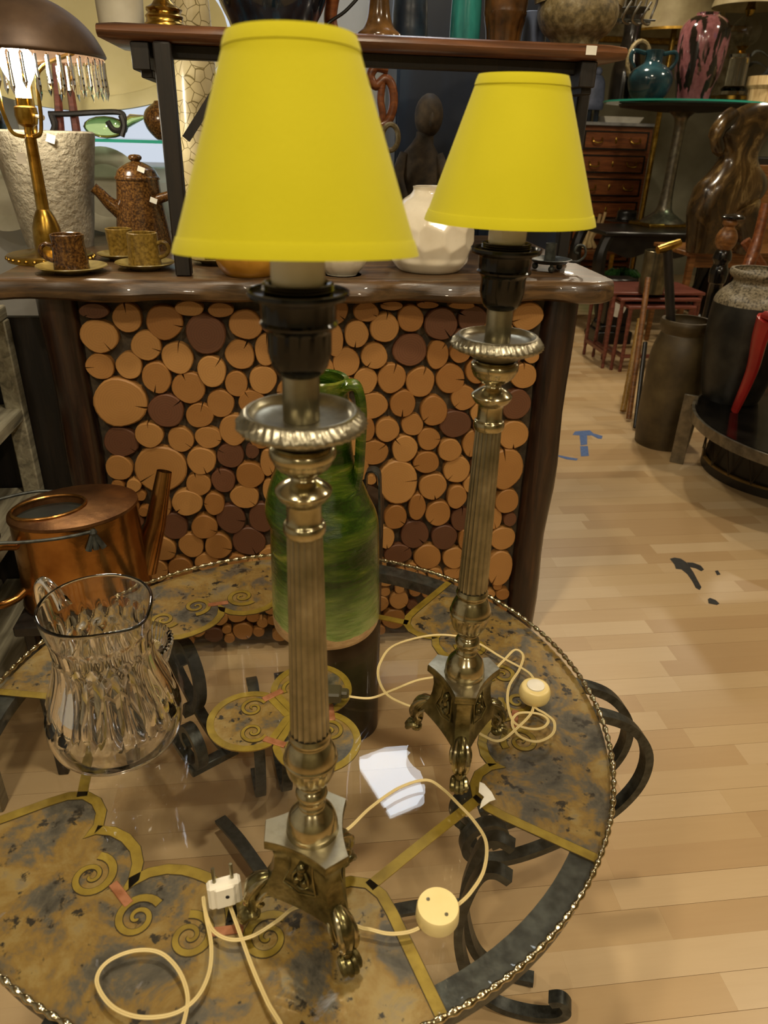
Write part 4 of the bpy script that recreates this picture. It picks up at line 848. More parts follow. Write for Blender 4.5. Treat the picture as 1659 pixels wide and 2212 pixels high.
obj('side_handle', M().tube([(cpb.x+.04, cpb.y-.02, zs(430)), (cpb.x+.075, cpb.y-.03, zs(420)), (cpb.x+.098, cpb.y-.035, zs(413))], [.013, .011, .014], 12), MT['tenmoku'], t)
for px, py, zo in ((305, 366, -.046), (332, 433, -.060)): q = aty(px, py, cpb.y+zo); obj('price_sticker', M().box((q.x, q.y-.002, q.z), (.017, .0012, .012), Matrix.Rotation(.35, 3, 'Y')), MT['paper'], t, label='small white price sticker')
# mugs and saucers
def saucer(p, r, lab):
    S_ = [(0, CT+.0003), (r*.5, CT+.0003), (r*.55, CT+.004), (r*.9, CT+.010), (r, CT+.0135), (r*.985, CT+.0155), (r*.88, CT+.013), (r*.5, CT+.007), (0, CT+.0065)]
    single('saucer', M().lathe(S_, (p.x, p.y), 40), MT['saucer'], lab, 'saucer', p, 'stoneware saucers')
    return CT+.0068
def mug(p, z, rows, mat, ang, lab):
    t, bo, S_ = vessel('coffee_mug', lab, 'mug', V((p.x, p.y, z)), rows, mat, .004, 40, group='stoneware mugs', parent_parts=True, deep=.008)
    r = S_[len(S_)//2][0]; e = V((cos(ang), sin(ang), 0)); zt_ = S_[-1][1]; h_ = zt_-z; g = lambda u, v: V((p.x, p.y, 0))+e*(r+u)+V((0, 0, z+h_*v))
    if ang is not None: obj('handle', M().tube(cr([g(-.003, .68), g(.010, .74), g(.021, .66), g(.023, .50), g(.016, .36), g(.004, .27), g(-.002, .25)], 4), .0045, 10), mat, t)
p1 = on_counter(157, 588); z = saucer(p1, .073, 'olive brown saucer under the dark speckled mug'); mug(p1, z, [(588, 36), (580, 37), (550, 35), (525, 33), (516, 34), (506, 35)], MT['tenmoku'], R(200), 'dark speckled brown mug with handle, beside the brass lamp base')
p2 = on_counter(264, 560); z = saucer(p2, .056, 'olive saucer under the mug in front of the coffee pot'); mug(p2, z, [(566, 24), (558, 25), (530, 25), (512, 27), (494, 28)], MT['ochre'], R(120), 'ochre mug half hidden behind another ochre mug')
p3 = on_counter(315, 580); z = saucer(p3, .065, 'olive saucer under the ochre mug next to the black shelf post'); mug(p3, z, [(580, 34), (572, 35), (545, 33), (520, 32), (512, 32), (503, 32)], MT['ochre'], R(-8), 'ochre stoneware mug with handle next to the black shelf post')
p4 = on_counter(465, 568); z = saucer(p4, .062, 'olive saucer on the bar behind the amber bowl'); mug(p4, z, [(570, 20), (560, 22), (540, 22), (515, 24), (500, 24)], MT['tenmoku'], R(200), 'brown mug on the bar behind the amber bowl')
p5 = on_counter(540, 592); vessel('amber_bowl', 'round amber glazed bowl on the bar beside the lamp', 'bowl', p5, [(598, 40), (592, 52), (575, 66), (555, 72), (535, 70), (515, 60)], MT['orange'], .005)
p6 = on_counter(738, 592); vessel('footed_vase', 'small white fluted vase on a round foot on the bar', 'vase', p6, [(605, 42), (600, 42), (592, 33), (585, 38), (570, 50), (545, 58), (520, 56), (495, 44), (480, 38)], MT['crackle_white'], .004, 48, lambda i, a: 1+.02*sin(a*14+i*.35))
# small footstool on the crate shelf
q = V((-.735, 1.60, .94)); st = thing('foot_stool', 'small bleached wooden stool standing on the crate shelf', 'stool', q)
zt_ = axz((q.x, q.y), 452)
obj('seat', M().box((q.x, q.y, zt_-.012), (.20, .20, .026), R(4), .006), MT['pale_wood'], st)
for sx in (-1, 1):
    for sy in (-1, 1): obj('leg', M().tube([(q.x+sx*.07, q.y+sy*.07, zt_-.026), (q.x+sx*.083, q.y+sy*.083, .9405)], [.014, .011], 8), MT['grey_wood'], st)
# ================================================================== ON THE COUNTER, RIGHT
wv = V((on_counter(942, 598).x, 1.76, CT))
P = pro((wv.x, wv.y), [(600, 52), (596, 53), (592, 50), (588, 56), (575, 72), (555, 86), (530, 94), (505, 96), (480, 93), (455, 84), (435, 68), (422, 50), (412, 43), (403, 44)]); P[0] = (P[0][0], CT+.0004); S = [(r, max(z, CT+.0004)) for r, z in sm(P, 7)]
NS = len(S); vz0, vz1 = S[8][1], S[-8][1]
mm = M(); fv = []; fp = [(0, CT+.0004)]+S+[(S[-1][0]-.003, S[-1][1]+.001)]+[(r-.006, z) for r, z in S[::-1] if z > CT+.03]+[(0, CT+.03)]
FN = []
for la, cnt, of in ((-52, 7, 0), (-27, 10, .5), (-3, 11, 0), (21, 10, .5), (44, 8, 0)):
    for k in range(cnt): lo_ = 2*pi*(k+of)/cnt; FN.append(V((cos(R(la))*cos(lo_), cos(R(la))*sin(lo_), sin(R(la)))))
vzc = (axz(wv, 500)); vR = max(r for r, z in S); vH = (S[-1][1]-CT)*.5
def vmod(i, a):
    z = fp[i][1]; r = fp[i][0]
    if not CT+.022 < z < S[-1][1]-.022 or i > NS: return 1
    d = V((r*cos(a)/vR, r*sin(a)/vR, (z-vzc)/vH*.92)).normalized(); m_ = max(d.dot(n_) for n_ in FN); e = min(1, min(z-CT-.022, S[-1][1]-.022-z)/.012)
    return 1+e*(.94/m_-1)
single('faceted_vase', mm.lathe(fp, (wv.x, wv.y), 132, vmod), MT['crackle_white'], 'round white crackle glazed vase with chiselled facets on the bar', 'vase', wv, smooth=60)
# iron chamberstick
ib = on_counter(1184, 585); ih = thing('iron_candle_holder', 'black wrought iron candle dish with scroll handle on the bar', 'candle holder', ib)
z = CT+.018; k_ = 1.95/F
obj('dish', M().lathe([(0, z), (.035, z), (.050, z+.008), (.053, z+.010), (.050, z+.011), (.034, z+.004), (0, z+.003)], (ib.x, ib.y), 36), MT['iron'], ih)
obj('candle_cup', M().lathe([(.013, z+.003), (.013, z+.045), (.011, z+.045), (.011, z+.004)], (ib.x, ib.y), 20), MT['iron'], ih)
for k in range(3): a = k*2.09+.4; obj('ball_foot', M().ball((ib.x+.034*cos(a), ib.y+.034*sin(a), CT+.0085), .008, 10).tube([(ib.x+.034*cos(a), ib.y+.034*sin(a), CT+.012), (ib.x+.033*cos(a), ib.y+.033*sin(a), z+.004)], .004, 6), MT['iron'], ih)
obj('scroll_handle', M().tube(cr([(ib.x+.045, ib.y-.01, z+.006), (ib.x+.065, ib.y-.014, z+.006), (ib.x+.080, ib.y-.017, z+.020), (ib.x+.076, ib.y-.017, z+.040), (ib.x+.060, ib.y-.014, z+.042), (ib.x+.055, ib.y-.013, z+.028), (ib.x+.064, ib.y-.014, z+.024)], 5), .003, 8), MT['iron'], ih)
# blue-black board cabinet behind the bar
nb = thing('dark_cabinet', 'tall blue black wooden cabinet standing behind the bar', 'cabinet', (.52, 2.72, 0))
l_ = aty(855, 300, 2.55).x; r_ = aty(1235, 300, 2.55).x
obj('carcass', M().box(((l_+r_)/2, 2.72, .95), (r_-l_, .30, 1.899), bev=.004), MT['navy'], nb, smooth=0)
for s_ in (0, 1): obj('door_panel', M().box((l_+(r_-l_)*(.25+.5*s_), 2.563, .95), ((r_-l_)/2-.01, .016, 1.86), bev=.003), MT['navy'], nb, smooth=0)
# carved figure in front of it
fb = on_counter(948, 560); fb = V((fb.x, 2.22, CT)); zz = lambda py: axz((fb.x, fb.y), py); k_ = 2.25/F
fg = thing('carved_figure', 'dark carved stone figure with bowed oval head behind the white vase', 'sculpture', fb)
rg = []
for py, dx, hw, hd in ((555, 0, 55, 40), (500, 0, 50, 36), (440, -4, 44, 32), (400, -6, 40, 30), (360, -8, 38, 28), (330, -8, 34, 26), (312, -6, 22, 20), (296, -2, 17, 17), (285, 0, 18, 20)):
    zq = zz(py) if py != 555 else CT+.0005; rg.append([V((fb.x+dx*k_+hw*k_*cos(a), fb.y+hd*k_*sin(a), zq)) for a in [2*pi*j/24 for j in range(24)]])
obj('torso', M().loft(rg), MT['stone_fig'], fg)
obj('head', M().ball((fb.x+.004, fb.y-.012, zz(250)), .050, 20, (.78, .82, 1.08), Matrix.Rotation(.25, 3, 'X')).ball((fb.x+.006, fb.y-.048, zz(258)), .014, 10, (.6, .8, 1.4)), MT['stone_fig'], fg)
for s_ in (-1, 1): obj('arm', M().tube(cr([(fb.x-.010+s_*.045, fb.y-.005, zz(335)), (fb.x-.010+s_*.064, fb.y-.02, zz(380)), (fb.x+s_*.052, fb.y-.04, zz(440)), (fb.x+s_*.02, fb.y-.055, zz(470))], 4), [.017]*4+[.015]*5+[.012]*4, 10), MT['stone_fig'], fg)
# bentwood piece and ring-handled jug seen between the shades
q = on_counter(815, 560); q = V((q.x, 2.36, CT)); A = lambda px, py: aty(px, py, 2.36)
bw = thing('bentwood_stand', 'brown bentwood stand with curled loops behind the bar shelf', 'stand', q)
obj('loop', M().tube(cr([A(838, 150), A(812, 145), A(800, 165), A(812, 185), A(832, 170), A(846, 185), A(850, 225), A(838, 262), A(818, 272)], 6), .013, 10), MT['mahog'], bw)
obj('loop', M().tube(cr([A(826, 178), A(822, 215), A(826, 250), A(818, 272), A(812, 300)], 5), .011, 10), MT['mahog'], bw)
obj('upright', M().box((q.x, 2.375, (CT+A(815, 160).z)/2), (.028, .022, A(815, 160).z-CT-.001), bev=.003), MT['mahog'], bw)
obj('foot', M().box((q.x, 2.37, CT+.012), (.12, .12, .0235), bev=.004), MT['mahog'], bw)
q = on_counter(825, 575); q = V((q.x+.005, 2.10, CT)); t, bo, S = vessel('patterned_jug', 'grey stoneware jug with red pattern and ring handle behind the nearer yellow shade', 'jug', q, [(575, 40), (540, 48), (470, 46), (400, 42), (360, 36), (330, 24), (310, 18), (300, 18)], pm('red_pattern', [(.42, '8e8674'), (.5, '8a3a28'), (.54, 'a09884')], 30, .4), .005, 32, parent_parts=True)
c_ = aty(843, 297, 2.10); obj('ring_handle', M().tube([c_+V((.021*cos(a), 0, .030*sin(a))) for a in [2*pi*k/24 for k in range(24)]], .007, 8, closed=True), MT['speckle'], t)
# ================================================================== ON THE UPPER SHELF
SY = 1.76
def on_shelf(px): p = aty(px, 90, SY); return V((p.x, SY, UT))
def usv(name, label, cat, px, rows, mat, dy=0, n=40, mod=None, wall=.005):
    b = aty(px, rows[0][0], SY+dy); b = V((b.x, SY+dy, UT)); return vessel(name, label, cat, b, rows, mat, wall, n, mod)
usv('brass_foot', 'ornate brass candlestick base at the end of the upper plank shelf', 'candlestick', 357, [(58, 45), (54, 44), (50, 40), (42, 38), (36, 40), (28, 34), (20, 38), (14, 30), (6, 22), (-6, 16), (-40, 14), (-80, 18), (-90, 22)], MT['brass'], .01, 40, lambda i, a: 1+(.04*sin(a*9+i) if i > 16 else 0))
usv('teal_bowl', 'big dark blue glazed pot with teal streaks on the upper shelf', 'pot', 590, [(62, 86), (50, 94), (20, 108), (-20, 122), (-70, 130), (-110, 126), (-130, 118)], MT['blue_glaze'], .008, 56)
usv('trumpet_vase', 'brown glazed trumpet foot vase on the upper shelf', 'vase', 818, [(78, 50), (74, 48), (60, 34), (40, 26), (10, 22), (-30, 20), (-70, 26), (-80, 28)], MT['trumpet'], .008)
usv('banded_beaker', 'slate blue ribbed stoneware beaker on the upper shelf', 'beaker', 884, [(80, 38), (60, 39), (20, 38), (-40, 38), (-70, 40)], MT['slate'], .10, 40, lambda i, a: 1+.015*sin(i*2.2))
usv('teal_vase', 'narrow turquoise glazed cylinder vase on the upper shelf', 'vase', 1003, [(86, 32), (70, 33), (30, 33), (-20, 32), (-60, 30), (-70, 24)], pm('turquoise', [(.35, '1c5a58'), (.6, '2f7f78'), (.8, '3a9088')], 12, .2, 0, 0, None, (3, 3, .8)), .02)
usv('relief_pot', 'brown pot with carved band and fluted foot on the upper shelf', 'pot', 1086, [(88, 36), (70, 38), (45, 43), (30, 46), (20, 46), (-20, 48), (-60, 44), (-80, 36)], MT['relief'], .01, 64, lambda i, a: 1+(.03*sin(a*16) if i < 8 else .02*sin(a*30) if i in (9, 10, 11) else 0))
usv('blue_cylinder', 'plain blue grey cylinder vase behind the stirrup jug', 'vase', 1150, [(92, 28), (70, 28), (40, 28), (28, 28)], MT['bluegrey'], .10)
b = V((aty(1240, 92, SY).x, SY, UT)); t, bo, S = vessel('stirrup_jug', 'speckled stoneware jug with broad loop handle at the end of the upper shelf', 'jug', b, [(95, 48), (88, 52), (70, 72), (45, 84), (20, 86), (0, 80)], MT['speckle'], .006, 48, solid=True, parent_parts=True)
z_ = S[-1][1]; obj('loop_handle', M().tube(cr([(b.x-.068, SY, z_-.004), (b.x-.075, SY, z_+.035), (b.x-.05, SY, z_+.075), (b.x, SY, z_+.09), (b.x+.05, SY, z_+.075), (b.x+.075, SY, z_+.035), (b.x+.068, SY, z_-.004)], 5), .026, 14), MT['speckle'], t)
q = aty(720, 62, 1.83); ch = thing('bent_lamp_arm', 'brown curved wooden lamp arm with black cable on the upper shelf', 'lamp', V((q.x, 1.83, UT)))
A = lambda px, py: aty(px, py, 1.80)
obj('foot', M().lathe([(0, UT+.0004), (.05, UT+.0004), (.046, UT+.018), (0, UT+.022)], (q.x, 1.83), 28), MT['mahog'], ch)
obj('arm', M().tube(cr([V((q.x, 1.83, UT+.015)), V((q.x-.006, 1.83, UT+.05)), V((q.x+.01, 1.82, UT+.11)), V((q.x+.05, 1.82, UT+.16))], 5), .014, 10), MT['mahog'], ch)
obj('cable', M().tube(cr([A(778, -10), A(745, 25), A(705, 55), V((A(712, 66).x, 1.78, UT+.004)), V((A(752, 70).x, 1.74, UT+.004))], 5), .0035, 8), MT['black_paint'], ch)
# white plaster pot and crackle column stand on the cabinet behind
q = aty(265, 70, 1.81); vessel('plaster_pot', 'rough white plaster pot at the end of the upper shelf', 'pot', V((q.x, 1.81, UT)), [(62, 46), (40, 48), (0, 50), (-50, 54)], MT['plaster'], .01)
q = aty(432, 300, 2.05); b = V((q.x, 2.05, CT)); vessel('crackle_column', 'tall cream crackle glazed cylinder vase behind the shelf post', 'vase', b, [(540, 44), (480, 46), (400, 48), (300, 48), (200, 46), (100, 44), (0, 42), (-60, 40)], MT['crackle'], .008, 48)
# ================================================================== RIGHT SIDE OF THE SHOP
def on(px, py, z): p = atz(px, py, z); return V((p.x, p.y, z))
# floor marks
def mark(name, label, pix, mat):
    P = [atz(a, b, 0) for a, b in pix]; cen = sum(P, V())/len(P)
    single(name, M().prism([(p.x, p.y) for p in P], .0002, .0009), mat, label, 'floor mark', (cen.x, cen.y, 0), smooth=0)
ck = lambda L, ox, oy, k: [(ox+a/k, oy+b/k) for a, b in L]
KK = 1659/509
arrow = thing('tape_arrow', 'torn blue tape arrow stuck on the floor beside the bar', 'floor mark', atz(1265, 960, 0)*1)
for L in ([(283, 292), (300, 268), (345, 264), (405, 260), (430, 282), (494, 300), (488, 320), (462, 318), (420, 296), (345, 296)], [(332, 296), (385, 296), (386, 360), (340, 366)], [(336, 372), (390, 370), (398, 440), (342, 444)]):
    obj('tape_piece', M().prism([(p.x, p.y) for p in [atz(a, b, 0) for a, b in ck(L, 1150, 850, KK)]], .0002, .0009), MT['blue_tape'], arrow, smooth=0)
mark('blue_tape_scrap', 'thin scrap of blue tape on the floor by the log post', ck([(165, 430), (200, 438), (260, 450), (322, 460), (310, 472), (240, 464), (180, 444)], 1150, 850, KK), MT['blue_tape'])
arrow2 = thing('black_tape_arrow', 'worn black arrow mark on the floor beside the table', 'floor mark', atz(1480, 1240, 0))
obj('tape_piece', M().prism([(p.x, p.y) for p in [atz(a, b, 0) for a, b in ck([(968, 1165), (1000, 1156), (1045, 1164), (1085, 1190), (1110, 1225), (1135, 1262), (1160, 1310), (1190, 1365), (1178, 1384), (1150, 1370), (1125, 1322), (1090, 1272), (1050, 1240), (1010, 1235), (1000, 1205)], 1150, 850, KK)]], .0002, .0009), MT['black_tape'], arrow2, smooth=0)
obj('tape_piece', M().prism([(p.x, p.y) for p in [atz(a, b, 0) for a, b in ck([(1088, 1190), (1130, 1192), (1185, 1212), (1208, 1240), (1190, 1252), (1150, 1232), (1108, 1222)], 1150, 850, KK)]], .0002, .0009), MT['black_tape'], arrow2, smooth=0)
mark('black_floor_spot', 'small black tape scrap beside the upper arm of the worn black arrow', ck([(1285, 1250), (1305, 1246), (1325, 1275), (1300, 1280)], 1150, 850, KK), MT['black_tape'])
mark('black_floor_spot', 'larger black tape scrap below the worn black arrow', ck([(1235, 1450), (1250, 1440), (1290, 1455), (1316, 1480), (1300, 1490), (1240, 1478)], 1150, 850, KK), MT['black_tape'])
# coffee table with black top
kl = on(1462, 1000, 0); kzt = axz((kl.x, kl.y), 862); kc = V((kl.x+.456, kl.y-.342, 0)); kr = .56
ct = thing('round_coffee_table', 'round black topped coffee table with flat grey steel legs', 'table', kc)
obj('top', M().lathe([(0, kzt-.012), (kr-.02, kzt-.012), (kr-.012, kzt), (0, kzt)], (kc.x, kc.y), 72), MT['black_glaze'], ct, smooth=30)
obj('steel_hoop', M().lathe([(kr-.02, kzt-.045), (kr, kzt-.045), (kr, kzt-.003), (kr-.02, kzt-.003)], (kc.x, kc.y), 72, closed=True), MT['steel'], ct, smooth=30)
for k in range(4):
    a = math.atan2(kl.y-kc.y, kl.x-kc.x)+k*pi/2; e = V((cos(a), sin(a), 0)); lg = obj('leg', M().box(kc+e*(kr+.012)+V((0, 0, (kzt+.018)/2+.0003)), (.060, .016, kzt+.017), Matrix.Rotation(a, 3, 'Z'), .001), MT['steel'], ct)
    obj('bolt', M().ball(kc+e*(kr+.002)+V((0, 0, kzt-.024)), .010, 8), MT['chrome'], lg)
# drum
dc = V((2.16, 2.76, 0)); dr = .335; dh = axz((1.88, 2.62), 935)
dm = thing('rope_drum', 'dark side drum with gold hoops and rope lacing under the coffee table', 'drum', dc)
obj('shell', M().lathe([(0, .012), (dr-.012, .012), (dr-.012, dh-.012), (0, dh-.012)], (dc.x, dc.y), 64), MT['drum_shell'], dm, smooth=30)
obj('skin', M().lathe([(0, dh-.008), (dr-.016, dh-.008), (dr-.008, dh-.016)], (dc.x, dc.y), 64), MT['silk'], dm)
for za, zb in ((.0005, .040), (dh-.040, dh)):
    h_ = obj('hoop', M().lathe([(dr-.008, za), (dr+.004, za), (dr+.004, zb), (dr-.008, zb)], (dc.x, dc.y), 64, closed=True), MT['drum_shell'], dm, smooth=30)
    zl = zb+.004 if za < .1 else za-.004
    obj('gold_band', M().lathe([(dr-.008, zl-.005), (dr+.005, zl-.005), (dr+.005, zl+.005), (dr-.008, zl+.005)], (dc.x, dc.y), 64, closed=True), MT['drum_hoop'], h_)
for k in range(20):
    a0_ = 2*pi*k/20; a1_ = 2*pi*(k+.5)/20; a2_ = 2*pi*(k+1)/20; q = lambda a, z: (dc.x+(dr+.005)*cos(a), dc.y+(dr+.005)*sin(a), z)
    obj('lacing', M().tube([q(a0_, .045), q(a1_, dh-.045), q(a2_, .045)], .0032, 5), MT['rope'], dm)
# jars
bj = on(1576, 860, kzt); t, bo, S = vessel('black_jar', 'large black storage jar with speckled rim on the coffee table', 'jar', bj, [(868, 52), (855, 58), (800, 72), (740, 80), (690, 83), (655, 82)], MT['black_jar'], .01, 56, parent_parts=True, solid=True)
SH = pro((bj.x, bj.y), [(657, 82), (645, 80), (632, 72), (620, 60), (612, 53), (604, 53), (598, 60), (592, 64), (586, 64), (582, 62)]); ss = sm(SH, 3)
obj('speckled_neck', M().lathe(ss+[(r-.012, z) for r, z in ss[::-1]], (bj.x, bj.y), 56), MT['jar_rim'], t)
gj = on(1428, 955, 0); t, bo, S = vessel('brown_jar', 'tall olive brown stoneware jar with thick collar standing on the floor', 'jar', gj, [(968, 50), (955, 55), (900, 60), (830, 62), (780, 62), (752, 59), (732, 53), (718, 48)], MT['brown_jar'], .012, 56, parent_parts=True)
SH = pro((gj.x, gj.y), [(720, 48), (714, 50), (708, 53), (698, 55), (690, 53)]); ss = sm(SH, 3); obj('collar', M().lathe(ss+[(r-.014, z) for r, z in ss[::-1]], (gj.x, gj.y), 48), MT['brown_jar'], t)
# cane with horn handle standing in it
c0 = V((gj.x+.07, gj.y, .035)); c1 = aty(1442, 540, gj.y+.02)
cn = thing('walking_cane', 'thick dark walking cane with brass hammer handle standing in the brown jar', 'cane', c0)
obj('shaft', M().tube([c0, c1], [.022, .020], 14), MT['dark_wood'], cn); obj('handle', M().tube([c1+V((-.05, -.01, .0)), c1+V((0, 0, .012)), c1+V((.055, .01, .030))], [.016, .022, .017], 12), MT['brass'], cn)
# bamboo canes leaning on the jar
for i, (a, b, r_, lb, m2) in enumerate((((1346, 888), (1383, 690), .016, 'yellow bamboo cane leaning beside the brown jar', 'bamboo'), ((1358, 905), (1400, 600), .015, 'brown wooden stick leaning beside the bamboo cane', 'brown_wood'), ((1372, 924), (1394, 740), .012, 'black stick leaning against the brown jar', 'black_paint'))):
    p = on(*a, .012); q_ = aty(b[0], b[1], p.y+.30); P = [p.lerp(q_, k/8) for k in range(9)]; mm = M().tube([V(x) for k in range(8) for x in (P[k], P[k].lerp(P[k+1], .92))]+[P[-1]], [r_*(1.12 if (j % 2 == 0 and m2 == 'bamboo') else 1) for j in range(17)], 10)
    single('walking_stick', mm, MT[m2], lb, 'stick', p, 'sticks by the jar')
# red plastic chair perched on the coffee table
rc_ = thing('red_chair', 'red moulded plastic chair standing on the coffee table', 'chair', V((kc.x+.28, kc.y+.1, kzt)))
f0 = on(1587, 888, kzt+.0035); k0 = aty(1656, 690, f0.y-.11); dx = k0-f0
def rleg(o_, fl_=1, sy_=1):
    b = f0+V(o_); t_ = b+V((dx.x*fl_, dx.y*sy_, k0.z-kzt)); obj('leg', M().tube(cr([b, b.lerp(t_, .45)+V((.010*fl_, -.006*sy_, 0)), b.lerp(t_, .8), t_], 5), [.020+.0018*j for j in range(16)], 10, flat=.7), MT['red_plastic'], rc_); return t_
tt = [rleg((0, 0, 0)), rleg((.06, -.48, 0), 1, -1), rleg((.48, 0, 0), -1), rleg((.44, -.48, 0), -1, -1)]
cs = sum(tt, V())/4; obj('seat', M().box((cs.x, cs.y, k0.z+.012), (tt[2].x-tt[0].x+.05, tt[0].y-tt[1].y+.05, .035), bev=.012), MT['red_plastic'], rc_)
obj('backrest', M().box((tt[2].x-.01, cs.y, k0.z+.22), (.03, .34, .40), Matrix.Rotation(.10, 3, 'Y'), .012), MT['red_plastic'], rc_)
# nest of tables
nl = on(1328, 805, 0); ztops = [axz((nl.x, nl.y), py) for py in (662, 648, 637)]
for i in range(3):
    w_, d_ = .44+.085*i, .34+.02*i; cx_, cy_ = nl.x+.24, nl.y+.17+.05*i; zt_ = ztops[i]
    t = thing('nesting_table', ['lowest of three red brown nesting tables', 'middle one of three red brown nesting tables', 'tallest of three red brown nesting tables, under the metal bin'][i], 'table', (cx_, cy_, 0), 'nest of tables')
    obj('top', M().box((cx_, cy_, zt_-.009), (w_, d_, .018), bev=.004), MT['red_wood'], t)
    for sx in (-1, 1):
        for sy in (-1, 1):
            x, y_ = cx_+sx*(w_/2-.022), cy_+sy*(d_/2-.022); obj('leg', M().lathe(sm([(.010, .0003), (.012, .02), (.009, .05), (.013, .09), (.011, zt_*.5), (.015, zt_*.75), (.012, zt_-.06), (.016, zt_-.018)], 3), (x, y_), 12), MT['red_wood'], t)
    if i == 0: obj('stretcher', M().box((cx_, cy_-d_/2+.022, .10), (w_-.05, .016, .022)), MT['red_wood'], t)
    for sx in (-1, 1): obj('side_rail', M().box((cx_+sx*(w_/2-.022), cy_, .10), (.016, d_-.05, .022)), MT['red_wood'], t)
mb = on(1405, 632, ztops[2]); vessel('metal_bin', 'plain tin cylinder standing on the nesting tables', 'bin', mb, [(640, 26), (636, 27), (590, 27), (542, 28)], MT['chrome'], .004, 36)
# table carrying the torso
tz = .69; tl = on(1392, 530, tz); w0 = thing('side_table', 'brown wooden side table under the carved torso', 'table', (tl.x+.42, tl.y-.02, 0))
tcx, tcy = tl.x+.62, tl.y-.05
obj('top', M().box((tcx, tcy, tz-.014), (.92, .50, .027), bev=.005), MT['brown_wood'], w0)
obj('apron', M().box((tcx, tcy-.20, tz-.065), (.82, .018, .075)), MT['brown_wood'], w0)
for sx in (-1, 1):
    for sy in (-1, 1): obj('leg', M().tube([(tcx+sx*.40, tcy+sy*.20, tz-.027), (tcx+sx*.40, tcy+sy*.20, .0005)], [.028, .018], 4), MT['brown_wood'], w0)
# carved torso
tb0 = on(1540, 545, tz); zq = lambda py: axz((tb0.x, tb0.y), py); kk = (V((tb0.x, tb0.y, tz+.3))-CAM).dot(FW)/F
rows = [(548, -22, 40, 34), (500, -24, 46, 40), (460, -18, 60, 48), (430, 0, 76, 52), (405, 8, 80, 50), (380, 14, 66, 44), (355, 10, 48, 36), (335, 8, 42, 34), (310, 2, 52, 38), (285, 4, 66, 42), (262, 12, 66, 40), (244, 22, 54, 34), (230, 32, 40, 26), (222, 36, 30, 18)]
rg = []
for py, dx_, hw, hd in rows:
    z_ = zq(py) if py != 548 else tz+.0005
    off = dx_*kk - (zq(py)-zq(548))*.0
    rg.append([V((tb0.x+off+hw*kk*cos(a)*.98, tb0.y+hd*kk*sin(a)*(1.0 if sin(a) > 0 else .9+.12*cos(2*a)), z_)) for a in [2*pi*j/32 for j in range(32)]])
fine = []
for j in range(32):
    fine.append(cr([r[j] for r in rg], 4))
rg2 = [[fine[j][i] for j in range(32)] for i in range(len(fine[0]))]
ts = thing('torso_sculpture', 'polished dark wood carving of a headless torso on the side table', 'sculpture', tb0)
obj('trunk', M().loft(rg2), MT['torso'], ts)
obj('thigh', M().tube(cr([(tb0.x+.20, tb0.y+.02, tz+.03), (tb0.x+.19, tb0.y-.02, zq(500)), (tb0.x+.10, tb0.y-.03, zq(440))], 5), [.085]*4+[.10]*4+[.11]*3, 18), MT['torso'], ts)
obj('arm_stump', M().tube(cr([(tb0.x-.08, tb0.y-.02, zq(252)), (tb0.x-.16, tb0.y-.05, zq(276)), (tb0.x-.17, tb0.y-.05, zq(300)), (tb0.x-.115, tb0.y-.04, zq(335))], 5), [.055]*5+[.048]*5+[.04]*4+[.03, .02], 14), MT['torso'], ts)
# carved wooden pieces near the black jar
q = on(1552, 620, tz-.02); cfb = V((tcx+.28, tcy-.55, 0)); yb = bj.y+.62; p0 = aty(1550, 600, yb)
cf = thing('carved_totem', 'glossy carved wooden figure post behind the black jar', 'sculpture', (p0.x, yb, 0)); zc = lambda py: axz((p0.x, yb), py)
tot = [(.06, .0005), (.06, .03), (.035, .05), (.032, zc(640)), (.040, zc(610)), (.045, zc(585)), (.034, zc(572)), (.044, zc(560)), (.040, zc(545)), (.030, zc(538))]
obj('post', M().lathe(sm(tot, 3), (p0.x, yb), 24), MT['black_glaze'], cf)
obj('figure', M().lathe(sm([(.030, zc(540)), (.046, zc(528)), (.050, zc(512)), (.038, zc(498)), (.024, zc(490)), (.034, zc(484)), (.030, zc(474)), (0, zc(470))], 3), (p0.x, yb), 24), MT['brown_wood'], cf)
obj('hat', M().ball((p0.x+.01, yb, zc(470)), .055, 14, (1, 1, .32)), MT['black_glaze'], cf)
fy = yb+.45
for i, (a, b, lb) in enumerate((((1590, 640), (1655, 440), 'curved polished wooden branch leaning behind the black jar'), ((1655, 640), (1610, 520), 'crossed polished wooden branch behind the black jar'))):
    A = aty(a[0], a[1], fy+i*.08); B = aty(b[0], b[1], fy+.06+i*.08); g0 = V((A.x-.05, A.y, .02)); mid = A.lerp(B, .5)+V((.02, 0, .02))
    single('wooden_branch', M().tube(cr([g0, A, mid, B], 6), [.030]*7+[.034]*6+[.028]*6, 12), MT['mahog'], lb, 'branch', (g0.x, g0.y, 0), 'polished branches')
